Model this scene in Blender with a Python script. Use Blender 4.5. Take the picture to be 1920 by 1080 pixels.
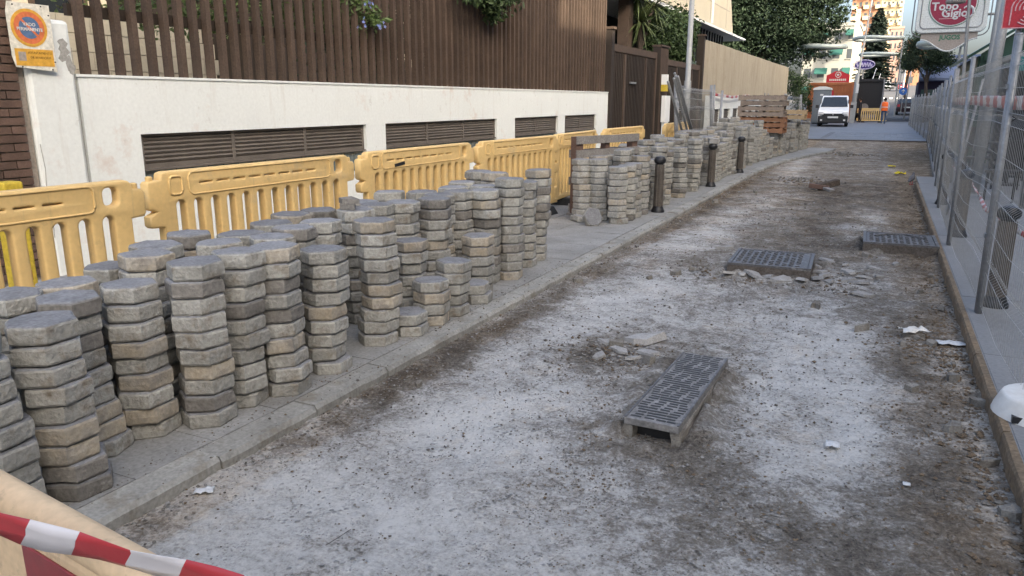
import bpy, bmesh, math, random
from mathutils import Vector, Matrix, noise, Euler
R = math.radians
rnd = random.Random(7)
scene = bpy.context.scene
for o in list(bpy.data.objects):
    bpy.data.objects.remove(o)
C = scene.collection

# ---------------------------------------------------------------- camera
cam = bpy.data.cameras.new('camera')
cam.sensor_width = 36.0
cam.lens = 1400.0 / 1920 * 36
cam.clip_start = 0.05
cam.clip_end = 3000
camo = bpy.data.objects.new('camera', cam)
C.objects.link(camo)
camo.location = (0, 0, 1.55)
camo.rotation_euler = (R(90 - 14.036), 0, R(26.005))
scene.camera = camo
# ---------------------------------------------------------------- sky, sun, exposure
SUN_EL, SUN_AZ = 25.0, 120.0          # azimuth clockwise from +Y (the street's direction)
to_sun = Vector((math.sin(R(SUN_AZ)) * math.cos(R(SUN_EL)), math.cos(R(SUN_AZ)) * math.cos(R(SUN_EL)), math.sin(R(SUN_EL))))
world = bpy.data.worlds.new('World')
scene.world = world
world.use_nodes = True
wn = world.node_tree
sky = wn.nodes.new('ShaderNodeTexSky')
sky.sky_type = 'NISHITA'
sky.sun_disc = False
sky.sun_elevation = R(SUN_EL)
sky.sun_rotation = R(SUN_AZ)
sky.air_density = 0.7
sky.dust_density = 7.0
sky.ozone_density = 1.6
wn.links.new(sky.outputs[0], wn.nodes['Background'].inputs[0])
wn.nodes['Background'].inputs[1].default_value = 0.15
sl = bpy.data.lights.new('sun', 'SUN')
sl.energy = 2.0
sl.angle = R(0.6)
sl.color = (1.0, 0.90, 0.76)
so = bpy.data.objects.new('sun', sl)
C.objects.link(so)
so.rotation_euler = to_sun.to_track_quat('Z', 'Y').to_euler()
so.location = (20, -30, 40)
vs = scene.view_settings
vs.view_transform = 'Standard'
vs.look = 'None'
vs.gamma = 1.0
vs.exposure = 2.3
vs.use_white_balance = True
vs.white_balance_temperature = 6900
vs.white_balance_tint = 6

# ---------------------------------------------------------------- materials
def M(name, col, rough=.85, var=.25, scale=3.0, col2=None, fine=40.0, fvar=.2, bump=.15, metal=0.0, spec=.3, rand=0.0, bdist=.004, stain=None, stain2=None, streak=None):
    m = bpy.data.materials.new(name)
    m.use_nodes = True
    nt = m.node_tree
    N, L = nt.nodes, nt.links
    b = N['Principled BSDF']
    b.inputs['Roughness'].default_value = rough
    b.inputs['Metallic'].default_value = metal
    b.inputs['Specular IOR Level'].default_value = spec
    g = N.new('ShaderNodeNewGeometry')
    n1 = N.new('ShaderNodeTexNoise')
    n1.inputs['Scale'].default_value = scale
    n1.inputs['Detail'].default_value = 6
    n1.inputs['Roughness'].default_value = .65
    L.new(g.outputs['Position'], n1.inputs['Vector'])
    n2 = N.new('ShaderNodeTexNoise')
    n2.inputs['Scale'].default_value = fine
    n2.inputs['Detail'].default_value = 4
    L.new(g.outputs['Position'], n2.inputs['Vector'])
    r1 = N.new('ShaderNodeMapRange')
    r1.inputs['From Min'].default_value = .3
    r1.inputs['From Max'].default_value = .7
    L.new(n1.outputs['Fac'], r1.inputs['Value'])
    mx = N.new('ShaderNodeMix')
    mx.data_type = 'RGBA'
    c = col
    c2 = col2 or tuple(x * (1 - var) for x in col)
    mx.inputs['A'].default_value = (*c, 1)
    mx.inputs['B'].default_value = (*c2, 1)
    L.new(r1.outputs['Result'], mx.inputs['Factor'])
    out = mx.outputs['Result']
    mr = N.new('ShaderNodeMapRange')
    mr.inputs['From Min'].default_value = .3
    mr.inputs['From Max'].default_value = .7
    mr.inputs['To Min'].default_value = 1 - fvar
    mr.inputs['To Max'].default_value = 1 + fvar
    L.new(n2.outputs['Fac'], mr.inputs['Value'])
    val = mr.outputs['Result']
    if rand:
        oi = N.new('ShaderNodeObjectInfo')
        rr = N.new('ShaderNodeMapRange')
        rr.inputs['To Min'].default_value = 1 - rand
        rr.inputs['To Max'].default_value = 1 + rand
        L.new(oi.outputs['Random'], rr.inputs['Value'])
        mm = N.new('ShaderNodeMath')
        mm.operation = 'MULTIPLY'
        L.new(val, mm.inputs[0])
        L.new(rr.outputs['Result'], mm.inputs[1])
        val = mm.outputs[0]
    vm = N.new('ShaderNodeVectorMath')
    vm.operation = 'SCALE'
    L.new(out, vm.inputs[0])
    L.new(val, vm.inputs['Scale'])
    out = vm.outputs[0]
    for st, off, zs in ((stain, 0.0, 1.0), (stain2, 31.0, 1.0), (streak, 57.0, .09)):
        if not st: continue
        scol, sscale, slo, shi = st
        n3 = N.new('ShaderNodeTexNoise')
        n3.inputs['Scale'].default_value = sscale
        n3.inputs['Detail'].default_value = 8
        n3.inputs['Roughness'].default_value = .7
        mp = N.new('ShaderNodeVectorMath')
        mp.operation = 'MULTIPLY_ADD'
        mp.inputs[1].default_value = (1, 1, zs)
        mp.inputs[2].default_value = (13.1 + off, 7.7 - off, 3.3)
        L.new(g.outputs['Position'], mp.inputs[0])
        L.new(mp.outputs[0], n3.inputs['Vector'])
        r3 = N.new('ShaderNodeMapRange')
        r3.inputs['From Min'].default_value = slo
        r3.inputs['From Max'].default_value = shi
        L.new(n3.outputs['Fac'], r3.inputs['Value'])
        m3 = N.new('ShaderNodeMix')
        m3.data_type = 'RGBA'
        L.new(r3.outputs['Result'], m3.inputs['Factor'])
        L.new(out, m3.inputs['A'])
        m3.inputs['B'].default_value = (*scol, 1)
        out = m3.outputs['Result']
    L.new(out, b.inputs['Base Color'])
    if bump:
        bp = N.new('ShaderNodeBump')
        bp.inputs['Strength'].default_value = bump
        bp.inputs['Distance'].default_value = bdist
        ad = N.new('ShaderNodeMath')
        ad.operation = 'ADD'
        L.new(n1.outputs['Fac'], ad.inputs[0])
        L.new(n2.outputs['Fac'], ad.inputs[1])
        L.new(ad.outputs[0], bp.inputs['Height'])
        L.new(bp.outputs['Normal'], b.inputs['Normal'])
    return m

def glass_like(name, col, rough=.08):
    m = M(name, col, rough=rough, var=.1, bump=0, fvar=.03, spec=.6)
    return m

mt = {}
mt['paver_grey'] = M('paver_grey', (.37, .36, .325), .95, var=.3, scale=9, fine=55, fvar=.16, bump=1.0, bdist=.008, rand=.16, spec=.1, stain=((.19, .155, .115), 9, .52, .70), stain2=((.50, .49, .455), 13, .60, .74))
mt['paver_ochre'] = M('paver_ochre', (.37, .312, .228), .95, col2=(.33, .31, .275), scale=8, fine=55, fvar=.16, bump=.9, bdist=.006, rand=.2, spec=.1, stain=((.22, .20, .175), 9, .5, .66), stain2=((.46, .43, .37), 13, .6, .74))
mt['paver_dark'] = M('paver_dark', (.22, .205, .185), .95, col2=(.15, .14, .125), scale=9, fine=55, fvar=.2, bump=.9, bdist=.006, rand=.2, spec=.1, stain2=((.38, .36, .33), 11, .58, .72))
mt['paver_top'] = M('paver_top', (.235, .235, .24), .85, col2=(.15, .15, .155), scale=11, fine=70, fvar=.22, bump=.4, rand=.2, spec=.3, stain=((.26, .25, .23), 5, .58, .75))
mt['concrete'] = M('concrete', (.30, .295, .28), .92, var=.3, scale=2.5, fine=60, fvar=.18, bump=.4, stain=((.17, .16, .14), 3, .55, .75))
mt['kerb'] = M('kerb', (.34, .33, .30), .92, var=.35, scale=4, fine=60, fvar=.2, bump=.5, rand=.1, stain=((.17, .14, .10), 5, .52, .72))
mt['right_paving'] = M('right_paving', (.235, .235, .235), .85, var=.2, scale=.8, fine=50, fvar=.12, bump=.2, stain=((.17, .165, .16), 1.6, .5, .8))
mt['kerb_rust'] = M('kerb_rust', (.24, .17, .105), .95, col2=(.13, .10, .07), scale=7, fine=50, fvar=.3, bump=.8)
mt['white_wall'] = M('white_wall', (.70, .72, .70), .9, var=.07, scale=1.2, fine=30, fvar=.04, bump=.25, stain=((.58, .50, .45), 1.3, .575, .70), stain2=((.50, .49, .46), 5.5, .62, .76), streak=((.56, .54, .50), 7, .56, .80))
mt['white_paint'] = M('white_paint', (.76, .76, .74), .7, var=.08, scale=3, fvar=.04, bump=.1)
mt['brown_wood'] = M('brown_wood', (.085, .058, .043), .75, var=.3, scale=4, fine=50, fvar=.2, bump=.2, rand=.15)
mt['brown_dark'] = M('brown_dark', (.038, .028, .022), .75, var=.3, scale=3, fine=40, fvar=.15, bump=.2, rand=.12)
mt['louvre'] = M('louvre', (.15, .13, .112), .6, var=.25, scale=5, fine=40, fvar=.12, bump=.1, rand=.1)
mt['brick'] = M('brick', (.135, .085, .065), .9, var=.35, scale=9, fine=80, fvar=.25, bump=.5, rand=.25)
mt['mortar'] = M('mortar', (.30, .26, .22), .95, var=.25, scale=9, fvar=.2, bump=.4)
mt['beige_wall'] = M('beige_wall', (.40, .35, .27), .9, var=.12, scale=1.0, fine=30, fvar=.08, bump=.15, rand=.05, stain=((.27, .23, .17), 1.5, .56, .8), streak=((.27, .225, .165), 5, .5, .75))
mt['cream'] = M('cream', (.56, .50, .38), .9, var=.1, scale=.8, fvar=.06, bump=.1)
mt['barrier'] = M('barrier', (.74, .515, .225), .55, col2=(.68, .465, .195), scale=5, fine=40, fvar=.06, bump=.06, spec=.35, rand=.05, stain=((.40, .29, .15), 7, .60, .80), stain2=((.50, .38, .22), 3, .58, .75), streak=((.46, .34, .18), 14, .60, .80))
mt['barrier_pale'] = M('barrier_pale', (.68, .50, .31), .55, col2=(.60, .43, .26), scale=9, fine=60, fvar=.08, bump=.12, spec=.35, stain=((.36, .27, .17), 22, .58, .74))
mt['rubber'] = M('rubber', (.03, .03, .03), .8, var=.3, scale=12, bump=.2)
mt['iron'] = M('iron', (.12, .115, .115), .55, col2=(.075, .07, .068), scale=10, fine=70, fvar=.3, bump=.4, metal=.25, spec=.5, stain=((.30, .29, .28), 14, .55, .7))
mt['iron_dark'] = M('iron_dark', (.035, .034, .034), .6, var=.3, scale=12, fvar=.3, bump=.3, metal=.2)
mt['iron_worn'] = M('iron_worn', (.27, .262, .255), .85, col2=(.13, .126, .122), scale=11, fine=60, fvar=.25, bump=.3, metal=.2)
mt['iron_side'] = M('iron_side', (.12, .105, .09), .85, col2=(.07, .055, .045), scale=9, fine=60, fvar=.3, bump=.6)
mt['bollard'] = M('bollard', (.12, .102, .084), .5, col2=(.08, .066, .054), scale=8, fvar=.15, bump=.1, metal=.3, spec=.5)
mt['black'] = M('black', (.018, .018, .02), .45, var=.2, scale=8, bump=.05, spec=.4)
mt['galv'] = M('galv', (.30, .305, .31), .5, var=.3, scale=9, fvar=.12, bump=.05, metal=.4, spec=.5)
mt['wire'] = M('wire', (.36, .36, .345), .5, var=.2, scale=12, fvar=.1, bump=0, metal=.3, spec=.5)
mt['pole_grey'] = M('pole_grey', (.33, .335, .33), .55, var=.2, scale=3, fvar=.1, bump=.05, metal=.2)
mt['pallet_old'] = M('pallet_old', (.27, .215, .17), .9, col2=(.19, .155, .13), scale=7, fine=60, fvar=.25, bump=.4, rand=.2)
mt['pallet_red'] = M('pallet_red', (.30, .155, .085), .9, col2=(.22, .11, .065), scale=7, fine=60, fvar=.2, bump=.3, rand=.15)
mt['pallet_new'] = M('pallet_new', (.46, .34, .20), .9, col2=(.38, .27, .16), scale=7, fine=60, fvar=.2, bump=.3, rand=.15)
mt['wood_grey'] = M('wood_grey', (.25, .235, .22), .9, col2=(.18, .165, .15), scale=7, fine=60, fvar=.25, bump=.4, rand=.2)
mt['wood_dark'] = M('wood_dark', (.15, .095, .075), .9, col2=(.11, .07, .055), scale=7, fine=60, fvar=.2, bump=.4)
mt['stone'] = M('stone', (.25, .235, .21), .95, col2=(.13, .115, .097), scale=14, fine=120, fvar=.25, bump=.6, spec=.1)
mt['clod'] = M('clod', (.175, .132, .092), .98, col2=(.10, .075, .052), scale=12, fine=80, fvar=.3, bump=.8, spec=.05)
mt['stone_pale'] = M('stone_pale', (.36, .35, .335), .95, col2=(.23, .22, .205), scale=14, fine=120, fvar=.2, bump=.5, spec=.1, rand=.15)
mt['leaf'] = M('leaf', (.055, .085, .03), .6, col2=(.03, .055, .02), scale=1.2, fine=9, fvar=.35, bump=0, spec=.3)
mt['leaf_dark'] = M('leaf_dark', (.03, .05, .024), .65, col2=(.018, .032, .017), scale=.5, fine=6, fvar=.4, bump=0, spec=.25)
mt['leaf_light'] = M('leaf_light', (.11, .155, .05), .55, col2=(.06, .10, .03), scale=2, fine=12, fvar=.3, bump=0, spec=.3)
mt['conifer'] = M('conifer', (.028, .045, .030), .7, col2=(.018, .03, .022), scale=.6, fine=6, fvar=.3, bump=0)
mt['yucca'] = M('yucca', (.12, .15, .06), .5, col2=(.07, .095, .04), scale=3, fine=14, fvar=.3, bump=0)
mt['bark'] = M('bark', (.09, .07, .055), .95, var=.4, scale=6, fvar=.3, bump=.6)
mt['petal'] = M('petal', (.22, .28, .62), .7, var=.15, bump=0)
mt['asphalt'] = M('asphalt', (.10, .10, .105), .85, var=.25, scale=.4, fine=20, fvar=.15, bump=.2)
mt['paved'] = M('paved', (.165, .18, .21), .6, col2=(.125, .135, .155), scale=.7, fine=14, fvar=.22, bump=.2, spec=.45)
mt['ground'] = M('ground', (.14, .135, .125), .95, var=.2, scale=.2, bump=0)
mt['van_white'] = M('van_white', (.78, .79, .80), .3, var=.03, scale=2, fvar=.02, bump=0, spec=.5)
mt['glass'] = glass_like('glass', (.02, .025, .03))
mt['glass_block'] = M('glass_block', (.17, .20, .20), .2, col2=(.11, .135, .14), scale=9, fvar=.15, bump=.1, spec=.6)
mt['lamp_glass'] = M('lamp_glass', (.6, .6, .6), .15, var=.1, bump=0, spec=.6)
mt['rust'] = M('rust', (.34, .125, .055), .8, col2=(.27, .095, .045), scale=2, fvar=.1, bump=.1)
mt['toilet'] = M('toilet', (.13, .15, .17), .6, var=.1, bump=.05)
mt['toilet_roof'] = M('toilet_roof', (.55, .57, .56), .6, var=.1, bump=.05)
mt['truck_dark'] = M('truck_dark', (.03, .032, .036), .6, var=.2, bump=.05)
mt['red'] = M('red', (.42, .03, .045), .55, var=.12, bump=.03)
mt['maroon'] = M('maroon', (.27, .028, .06), .5, var=.08, bump=.02)
mt['tape_red'] = M('tape_red', (.45, .035, .045), .35, var=.2, scale=20, fvar=.05, bump=.08, spec=.5)
mt['tape_white'] = M('tape_white', (.66, .63, .64), .35, var=.14, scale=20, fvar=.05, bump=.08, spec=.5)
mt['deep_red'] = M('deep_red', (.25, .03, .035), .35, var=.2, scale=14, fvar=.08, bump=.05, spec=.5)
mt['blue_sign'] = M('blue_sign', (.03, .13, .42), .5, var=.1, bump=0)
mt['vado_blue'] = M('vado_blue', (.10, .17, .30), .5, var=.2, scale=20, bump=0)
mt['vado_orange'] = M('vado_orange', (.62, .17, .07), .5, var=.15, scale=20, bump=0)
mt['vado_yellow'] = M('vado_yellow', (.66, .36, .06), .5, var=.18, scale=20, bump=0)
mt['vado_ink'] = M('vado_ink', (.16, .09, .02), .6, var=.1, bump=0)
mt['plate'] = M('plate', (.66, .63, .55), .6, var=.1, scale=8, bump=.05)
mt['green_paint'] = M('green_paint', (.022, .075, .05), .5, var=.25, scale=2, bump=.05, spec=.4)
mt['green_glass'] = M('green_glass', (.07, .13, .12), .2, var=.35, scale=3, bump=0, spec=.6)
mt['sign_white'] = M('sign_white', (.62, .64, .62), .5, var=.06, scale=3, bump=.02)
mt['sign_green'] = M('sign_green', (.02, .17, .09), .5, var=.1, bump=0)
mt['sign_beige'] = M('sign_beige', (.36, .31, .27), .6, var=.12, scale=5, bump=.02)
mt['pink_line'] = M('pink_line', (.66, .42, .44), .5, var=.1, bump=0)
mt['awning_blue'] = M('awning_blue', (.20, .245, .36), .8, var=.12, bump=.05)
mt['awning_navy'] = M('awning_navy', (.035, .03, .055), .8, var=.12, bump=.05)
mt['awning_teal'] = M('awning_teal', (.04, .19, .19), .8, var=.12, bump=.05)
mt['awning_green'] = M('awning_green', (.025, .10, .085), .8, var=.12, bump=.05)
mt['tower_brick'] = M('tower_brick', (.33, .17, .105), .9, var=.12, scale=.3, fvar=.08, bump=0)
mt['tower_cream'] = M('tower_cream', (.52, .44, .30), .9, var=.1, scale=.3, fvar=.05, bump=0)
mt['tower_pink'] = M('tower_pink', (.36, .24, .20), .9, var=.1, scale=.3, fvar=.05, bump=0)
mt['pale_facade'] = M('pale_facade', (.30, .30, .275), .9, var=.1, scale=.5, fvar=.05, bump=0)
mt['window_dark'] = M('window_dark', (.07, .08, .09), .2, var=.3, scale=1, bump=0, spec=.6)
mt['hivis'] = M('hivis', (.95, .16, .03), .6, var=.08, scale=12, bump=.1)
mt['reflect'] = M('reflect', (.6, .6, .56), .4, var=.1, bump=0)
mt['shirt'] = M('shirt', (.42, .44, .50), .85, var=.15, scale=14, bump=.1)
mt['jeans'] = M('jeans', (.07, .10, .16), .9, var=.25, scale=14, bump=.1)
mt['skin'] = M('skin', (.36, .20, .13), .6, var=.1, bump=0)
mt['hair'] = M('hair', (.02, .015, .012), .8, var=.2, bump=.1)
mt['dark_cloth'] = M('dark_cloth', (.025, .025, .03), .9, var=.3, scale=14, bump=.1)
mt['car_dark'] = M('car_dark', (.03, .018, .022), .25, var=.1, bump=0, spec=.6)
mt['car_silver'] = M('car_silver', (.42, .44, .46), .3, var=.05, bump=0, spec=.6)
mt['car_red'] = M('car_red', (.18, .02, .03), .3, var=.05, bump=0, spec=.6)
mt['neon'] = M('neon', (.45, .42, .62), .4, var=.1, bump=0)
mt['neon_blue'] = M('neon_blue', (.10, .07, .30), .4, var=.1, bump=0)
mt['ring'] = M('ring', (.42, .46, .42), .5, var=.1, bump=0, metal=.2)
mt['yellow_rag'] = M('yellow_rag', (.72, .55, .03), .7, var=.2, scale=25, bump=.2)
mt['paper'] = M('paper', (.58, .585, .585), .8, var=.1, scale=20, bump=.1)
mt['plastic_white'] = M('plastic_white', (.70, .69, .66), .45, col2=(.60, .57, .52), scale=7, fvar=.05, bump=.05, spec=.4)
mt['pigeon'] = M('pigeon', (.13, .125, .13), .8, var=.35, scale=30, bump=.1)
mt['orange_brown'] = M('orange_brown', (.25, .105, .04), .8, var=.2, scale=3, bump=.1)
mt['chair'] = M('chair', (.04, .038, .04), .6, var=.2, bump=.05)
mt['yellow_post'] = M('yellow_post', (.55, .40, .05), .6, var=.15, scale=8, bump=.05)
mt['render_grey'] = M('render_grey', (.33, .32, .30), .9, var=.2, scale=1, bump=.1)

# road soil with white cement dust: mask lives on the mesh ("dust"), breakup in the shader
def soil_mat():
    m = bpy.data.materials.new('soil')
    m.use_nodes = True
    N, L = m.node_tree.nodes, m.node_tree.links
    b = N['Principled BSDF']
    b.inputs['Roughness'].default_value = .95
    b.inputs['Specular IOR Level'].default_value = .12
    g = N.new('ShaderNodeNewGeometry')
    def nz(sc, det=6, ro=.6, dist=0):
        n = N.new('ShaderNodeTexNoise')
        n.inputs['Scale'].default_value = sc
        n.inputs['Detail'].default_value = det
        n.inputs['Roughness'].default_value = ro
        n.inputs['Distortion'].default_value = dist
        L.new(g.outputs['Position'], n.inputs['Vector'])
        return n.outputs['Fac']
    def math_(op, a, bb, c=None):
        n = N.new('ShaderNodeMath')
        n.operation = op
        for i, x in enumerate((a, bb, c)):
            if x is None: continue
            if isinstance(x, (int, float)): n.inputs[i].default_value = x
            else: L.new(x, n.inputs[i])
        return n.outputs[0]
    at = N.new('ShaderNodeAttribute')
    at.attribute_name = 'dust'
    oc = N.new('ShaderNodeAttribute')
    oc.attribute_name = 'ochre'
    n1, n2, n3, n4 = nz(2.2, 9, .7, .6), nz(11, 9, .75, .5), nz(55, 6, .75, .3), nz(240, 2, .6)
    f = math_('MULTIPLY_ADD', math_('SUBTRACT', n1, .5), 1.15, at.outputs['Fac'])
    f = math_('MULTIPLY_ADD', math_('SUBTRACT', n2, .5), 1.25, f)
    f = math_('MULTIPLY_ADD', math_('SUBTRACT', n3, .5), 1.3, f)
    cr = N.new('ShaderNodeValToRGB')
    e = cr.color_ramp.elements
    e[0].position = .05; e[0].color = (.085, .073, .061, 1)
    e[1].position = 1.0; e[1].color = (.60, .585, .555, 1)
    for p, c in ((.27, (.16, .142, .12, 1)), (.42, (.215, .197, .173, 1)), (.53, (.285, .270, .25, 1)), (.62, (.385, .368, .342, 1)), (.76, (.475, .462, .438, 1))):
        x = e.new(p); x.color = c
    L.new(f, cr.inputs['Fac'])
    mx = N.new('ShaderNodeMix'); mx.data_type = 'RGBA'
    of = math_('MULTIPLY_ADD', math_('SUBTRACT', nz(1.9, 7, .7), .5), 1.6, oc.outputs['Fac'])
    of = math_('MULTIPLY_ADD', math_('SUBTRACT', nz(16, 5, .7), .5), .9, of)
    oc_ = N.new('ShaderNodeMapRange')
    oc_.inputs['From Min'].default_value = .25; oc_.inputs['From Max'].default_value = .95
    oc_.inputs['To Max'].default_value = .75
    L.new(of, oc_.inputs['Value'])
    L.new(oc_.outputs['Result'], mx.inputs['Factor'])
    L.new(cr.outputs['Color'], mx.inputs['A'])
    mul = N.new('ShaderNodeMix'); mul.data_type = 'RGBA'; mul.blend_type = 'MULTIPLY'
    mul.inputs['Factor'].default_value = 1.0
    L.new(cr.outputs['Color'], mul.inputs['A'])
    mul.inputs['B'].default_value = (1.0, .80, .58, 1)
    L.new(mul.outputs['Result'], mx.inputs['B'])
    # dark grit: crumbs of two sizes, where a coarse noise lets them gather
    def crumbs(sc, thr, mask_sc, mlo, mhi):
        v = N.new('ShaderNodeTexVoronoi')
        v.inputs['Scale'].default_value = sc
        L.new(g.outputs['Position'], v.inputs['Vector'])
        a = N.new('ShaderNodeMapRange')
        a.inputs['From Min'].default_value = thr * .55; a.inputs['From Max'].default_value = thr
        a.inputs['To Min'].default_value = 1; a.inputs['To Max'].default_value = 0
        L.new(v.outputs['Distance'], a.inputs['Value'])
        k = N.new('ShaderNodeMapRange')
        k.inputs['From Min'].default_value = mlo; k.inputs['From Max'].default_value = mhi
        L.new(nz(mask_sc, 6, .7), k.inputs['Value'])
        return math_('MULTIPLY', a.outputs['Result'], k.outputs['Result'])
    c1, c2 = crumbs(30, .34, 3.5, .50, .64), crumbs(80, .36, 6, .48, .64)
    tot = math_('MAXIMUM', c1, c2)
    dk = math_('MULTIPLY_ADD', tot, -.52, 1.0)
    vm = N.new('ShaderNodeVectorMath'); vm.operation = 'SCALE'
    L.new(mx.outputs['Result'], vm.inputs[0])
    L.new(dk, vm.inputs['Scale'])
    L.new(vm.outputs[0], b.inputs['Base Color'])
    bp = N.new('ShaderNodeBump')
    bp.inputs['Strength'].default_value = 1.0
    bp.inputs['Distance'].default_value = .02
    hgt = math_('MULTIPLY_ADD', n3, .5, n2)
    hgt = math_('MULTIPLY_ADD', n4, .25, hgt)
    hgt = math_('MULTIPLY_ADD', tot, .5, hgt)
    L.new(hgt, bp.inputs['Height'])
    L.new(bp.outputs['Normal'], b.inputs['Normal'])
    return m
mt['soil'] = soil_mat()

# ---------------------------------------------------------------- mesh helpers
class MB:
    def __init__(s): s.v, s.f, s.m = [], [], []
    def add(s, v, f, mi=0):
        o = len(s.v)
        s.v += [tuple(x) for x in v]
        s.f += [tuple(i + o for i in q) for q in f]
        s.m += [mi] * len(f)
        return s
    def box(s, c, d, mi=0, rot=None, taper=1.0):
        x, y, z = d[0] / 2, d[1] / 2, d[2] / 2
        v = [Vector((i * x * (taper if k > 0 else 1), j * y * (taper if k > 0 else 1), k * z)) for k in (-1, 1) for j in (-1, 1) for i in (-1, 1)]
        if rot is not None:
            mm = Euler(rot).to_matrix()
            v = [mm @ p for p in v]
        c = Vector(c)
        return s.add([p + c for p in v], [(0, 2, 3, 1), (4, 5, 7, 6), (0, 1, 5, 4), (2, 6, 7, 3), (0, 4, 6, 2), (1, 3, 7, 5)], mi)
    def bx(s, x0, x1, y0, y1, z0, z1, mi=0):
        return s.box(((x0 + x1) / 2, (y0 + y1) / 2, (z0 + z1) / 2), (x1 - x0, y1 - y0, z1 - z0), mi)
    def tube(s, a, b, r, n=8, r2=None, mi=0):
        return s.path([a, b], [r, r if r2 is None else r2], n, mi)
    def path(s, pts, r, n=6, mi=0, closed=False):
        pts = [Vector(p) for p in pts]
        k = len(pts)
        rs = r if isinstance(r, (list, tuple)) else [r] * k
        v, f = [], []
        for i, p in enumerate(pts):
            if closed: d = pts[(i + 1) % k] - pts[i - 1]
            else: d = pts[min(i + 1, k - 1)] - pts[max(i - 1, 0)]
            d.normalize()
            ref = Vector((0, 0, 1)) if abs(d.z) < .9 else Vector((1, 0, 0))
            a = d.cross(ref).normalized()
            bb = d.cross(a)
            for j in range(n):
                t = 2 * math.pi * j / n
                v.append(p + (a * math.cos(t) + bb * math.sin(t)) * rs[i])
        for i in range(k if closed else k - 1):
            for j in range(n):
                i2 = (i + 1) % k
                f.append((i * n + j, i * n + (j + 1) % n, i2 * n + (j + 1) % n, i2 * n + j))
        if not closed:
            f.append(tuple(range(n))[::-1])
            f.append(tuple((k - 1) * n + j for j in range(n)))
        return s.add(v, f, mi)
    def lathe(s, prof, n=16, c=(0, 0, 0), mi=0, flute=None):
        c = Vector(c)
        v, f = [], []
        k = len(prof)
        for i, (r, z) in enumerate(prof):
            for j in range(n):
                t = 2 * math.pi * j / n
                rr = r
                if flute and flute[0] <= i <= flute[1] and j % 2: rr = r * .9
                v.append(c + Vector((rr * math.cos(t), rr * math.sin(t), z)))
        for i in range(k - 1):
            for j in range(n):
                f.append((i * n + j, i * n + (j + 1) % n, (i + 1) * n + (j + 1) % n, (i + 1) * n + j))
        f.append(tuple(range(n))[::-1])
        f.append(tuple((k - 1) * n + j for j in range(n)))
        return s.add(v, f, mi)
    def prism(s, pts, axis, lo, hi, mi=0):
        n = len(pts)
        def mk(a, b, t):
            return {'x': (t, a, b), 'y': (a, t, b), 'z': (a, b, t)}[axis]
        v = [mk(a, b, lo) for a, b in pts] + [mk(a, b, hi) for a, b in pts]
        f = [tuple(range(n))[::-1], tuple(range(n, 2 * n))] + [(i, (i + 1) % n, n + (i + 1) % n, n + i) for i in range(n)]
        return s.add(v, f, mi)
    def mesh(s, name, mats, smooth=False, fix=True):
        me = bpy.data.meshes.new(name)
        me.from_pydata(s.v, [], s.f)
        for m in (mats if isinstance(mats, (list, tuple)) else [mats]):
            me.materials.append(mt[m] if isinstance(m, str) else m)
        me.polygons.foreach_set('material_index', s.m)
        if fix:
            bm = bmesh.new()
            bm.from_mesh(me)
            bmesh.ops.recalc_face_normals(bm, faces=bm.faces)
            bm.to_mesh(me)
            bm.free()
        if smooth:
            me.polygons.foreach_set('use_smooth', [True] * len(me.polygons))
        me.update()
        return me
    def build(s, name, mats, parent=None, loc=(0, 0, 0), rot=(0, 0, 0), smooth=False, bevel=0, fix=True):
        return place(name, s.mesh(name, mats, smooth, fix), parent, loc, rot, bevel)

def place(name, me, parent=None, loc=(0, 0, 0), rot=(0, 0, 0), bevel=0):
    o = bpy.data.objects.new(name, me)
    C.objects.link(o)
    o.location = loc
    o.rotation_euler = rot
    if parent is not None: o.parent = parent
    if bevel:
        b = o.modifiers.new('bevel', 'BEVEL')
        b.width = bevel; b.segments = 2; b.limit_method = 'ANGLE'; b.angle_limit = R(40)
    return o

def smooth_angle(o):
    o.data.polygons.foreach_set('use_smooth', [True] * len(o.data.polygons))
    try: o.data.set_sharp_from_angle(angle=R(35))
    except Exception: pass
    return o

def tag(o, label, cat, group=None):
    o['label'] = label
    o['category'] = cat
    if group: o['group'] = group
    return o

def struct(o):
    o['kind'] = 'structure'
    return o

def stuff(o, label=None, cat=None):
    o['kind'] = 'stuff'
    if label: o['label'] = label
    if cat: o['category'] = cat
    return o

def thing(name, label, cat, loc=(0, 0, 0), rz=0, group=None, rot=None):
    o = bpy.data.objects.new(name, None)
    o.empty_display_size = .1
    C.objects.link(o)
    o.location = loc
    o.rotation_euler = rot or (0, 0, rz)
    return tag(o, label, cat, group)

def copy_tree(o, parent=None):
    c = o.copy()
    C.objects.link(c)
    c.parent = parent
    for ch in list(o.children): copy_tree(ch, c)
    return c

def curve_mesh(name, outer, holes, depth, bevel, mats, res=2):
    cu = bpy.data.curves.new(name, 'CURVE')
    cu.dimensions = '2D'
    cu.fill_mode = 'BOTH'
    cu.extrude = depth / 2 - bevel
    cu.bevel_depth = bevel
    cu.bevel_resolution = res
    cu.offset = -bevel
    for pts in [outer] + holes:
        sp = cu.splines.new('POLY')
        sp.points.add(len(pts) - 1)
        for p, q in zip(sp.points, pts): p.co = (q[0], q[1], 0, 1)
        sp.use_cyclic_u = True
    o = bpy.data.objects.new(name, cu)
    C.objects.link(o)
    dg = bpy.context.evaluated_depsgraph_get()
    me = bpy.data.meshes.new_from_object(o.evaluated_get(dg))
    bpy.data.objects.remove(o)
    me.materials.clear()
    for m in (mats if isinstance(mats, (list, tuple)) else [mats]): me.materials.append(mt[m])
    me.name = name
    return me

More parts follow.
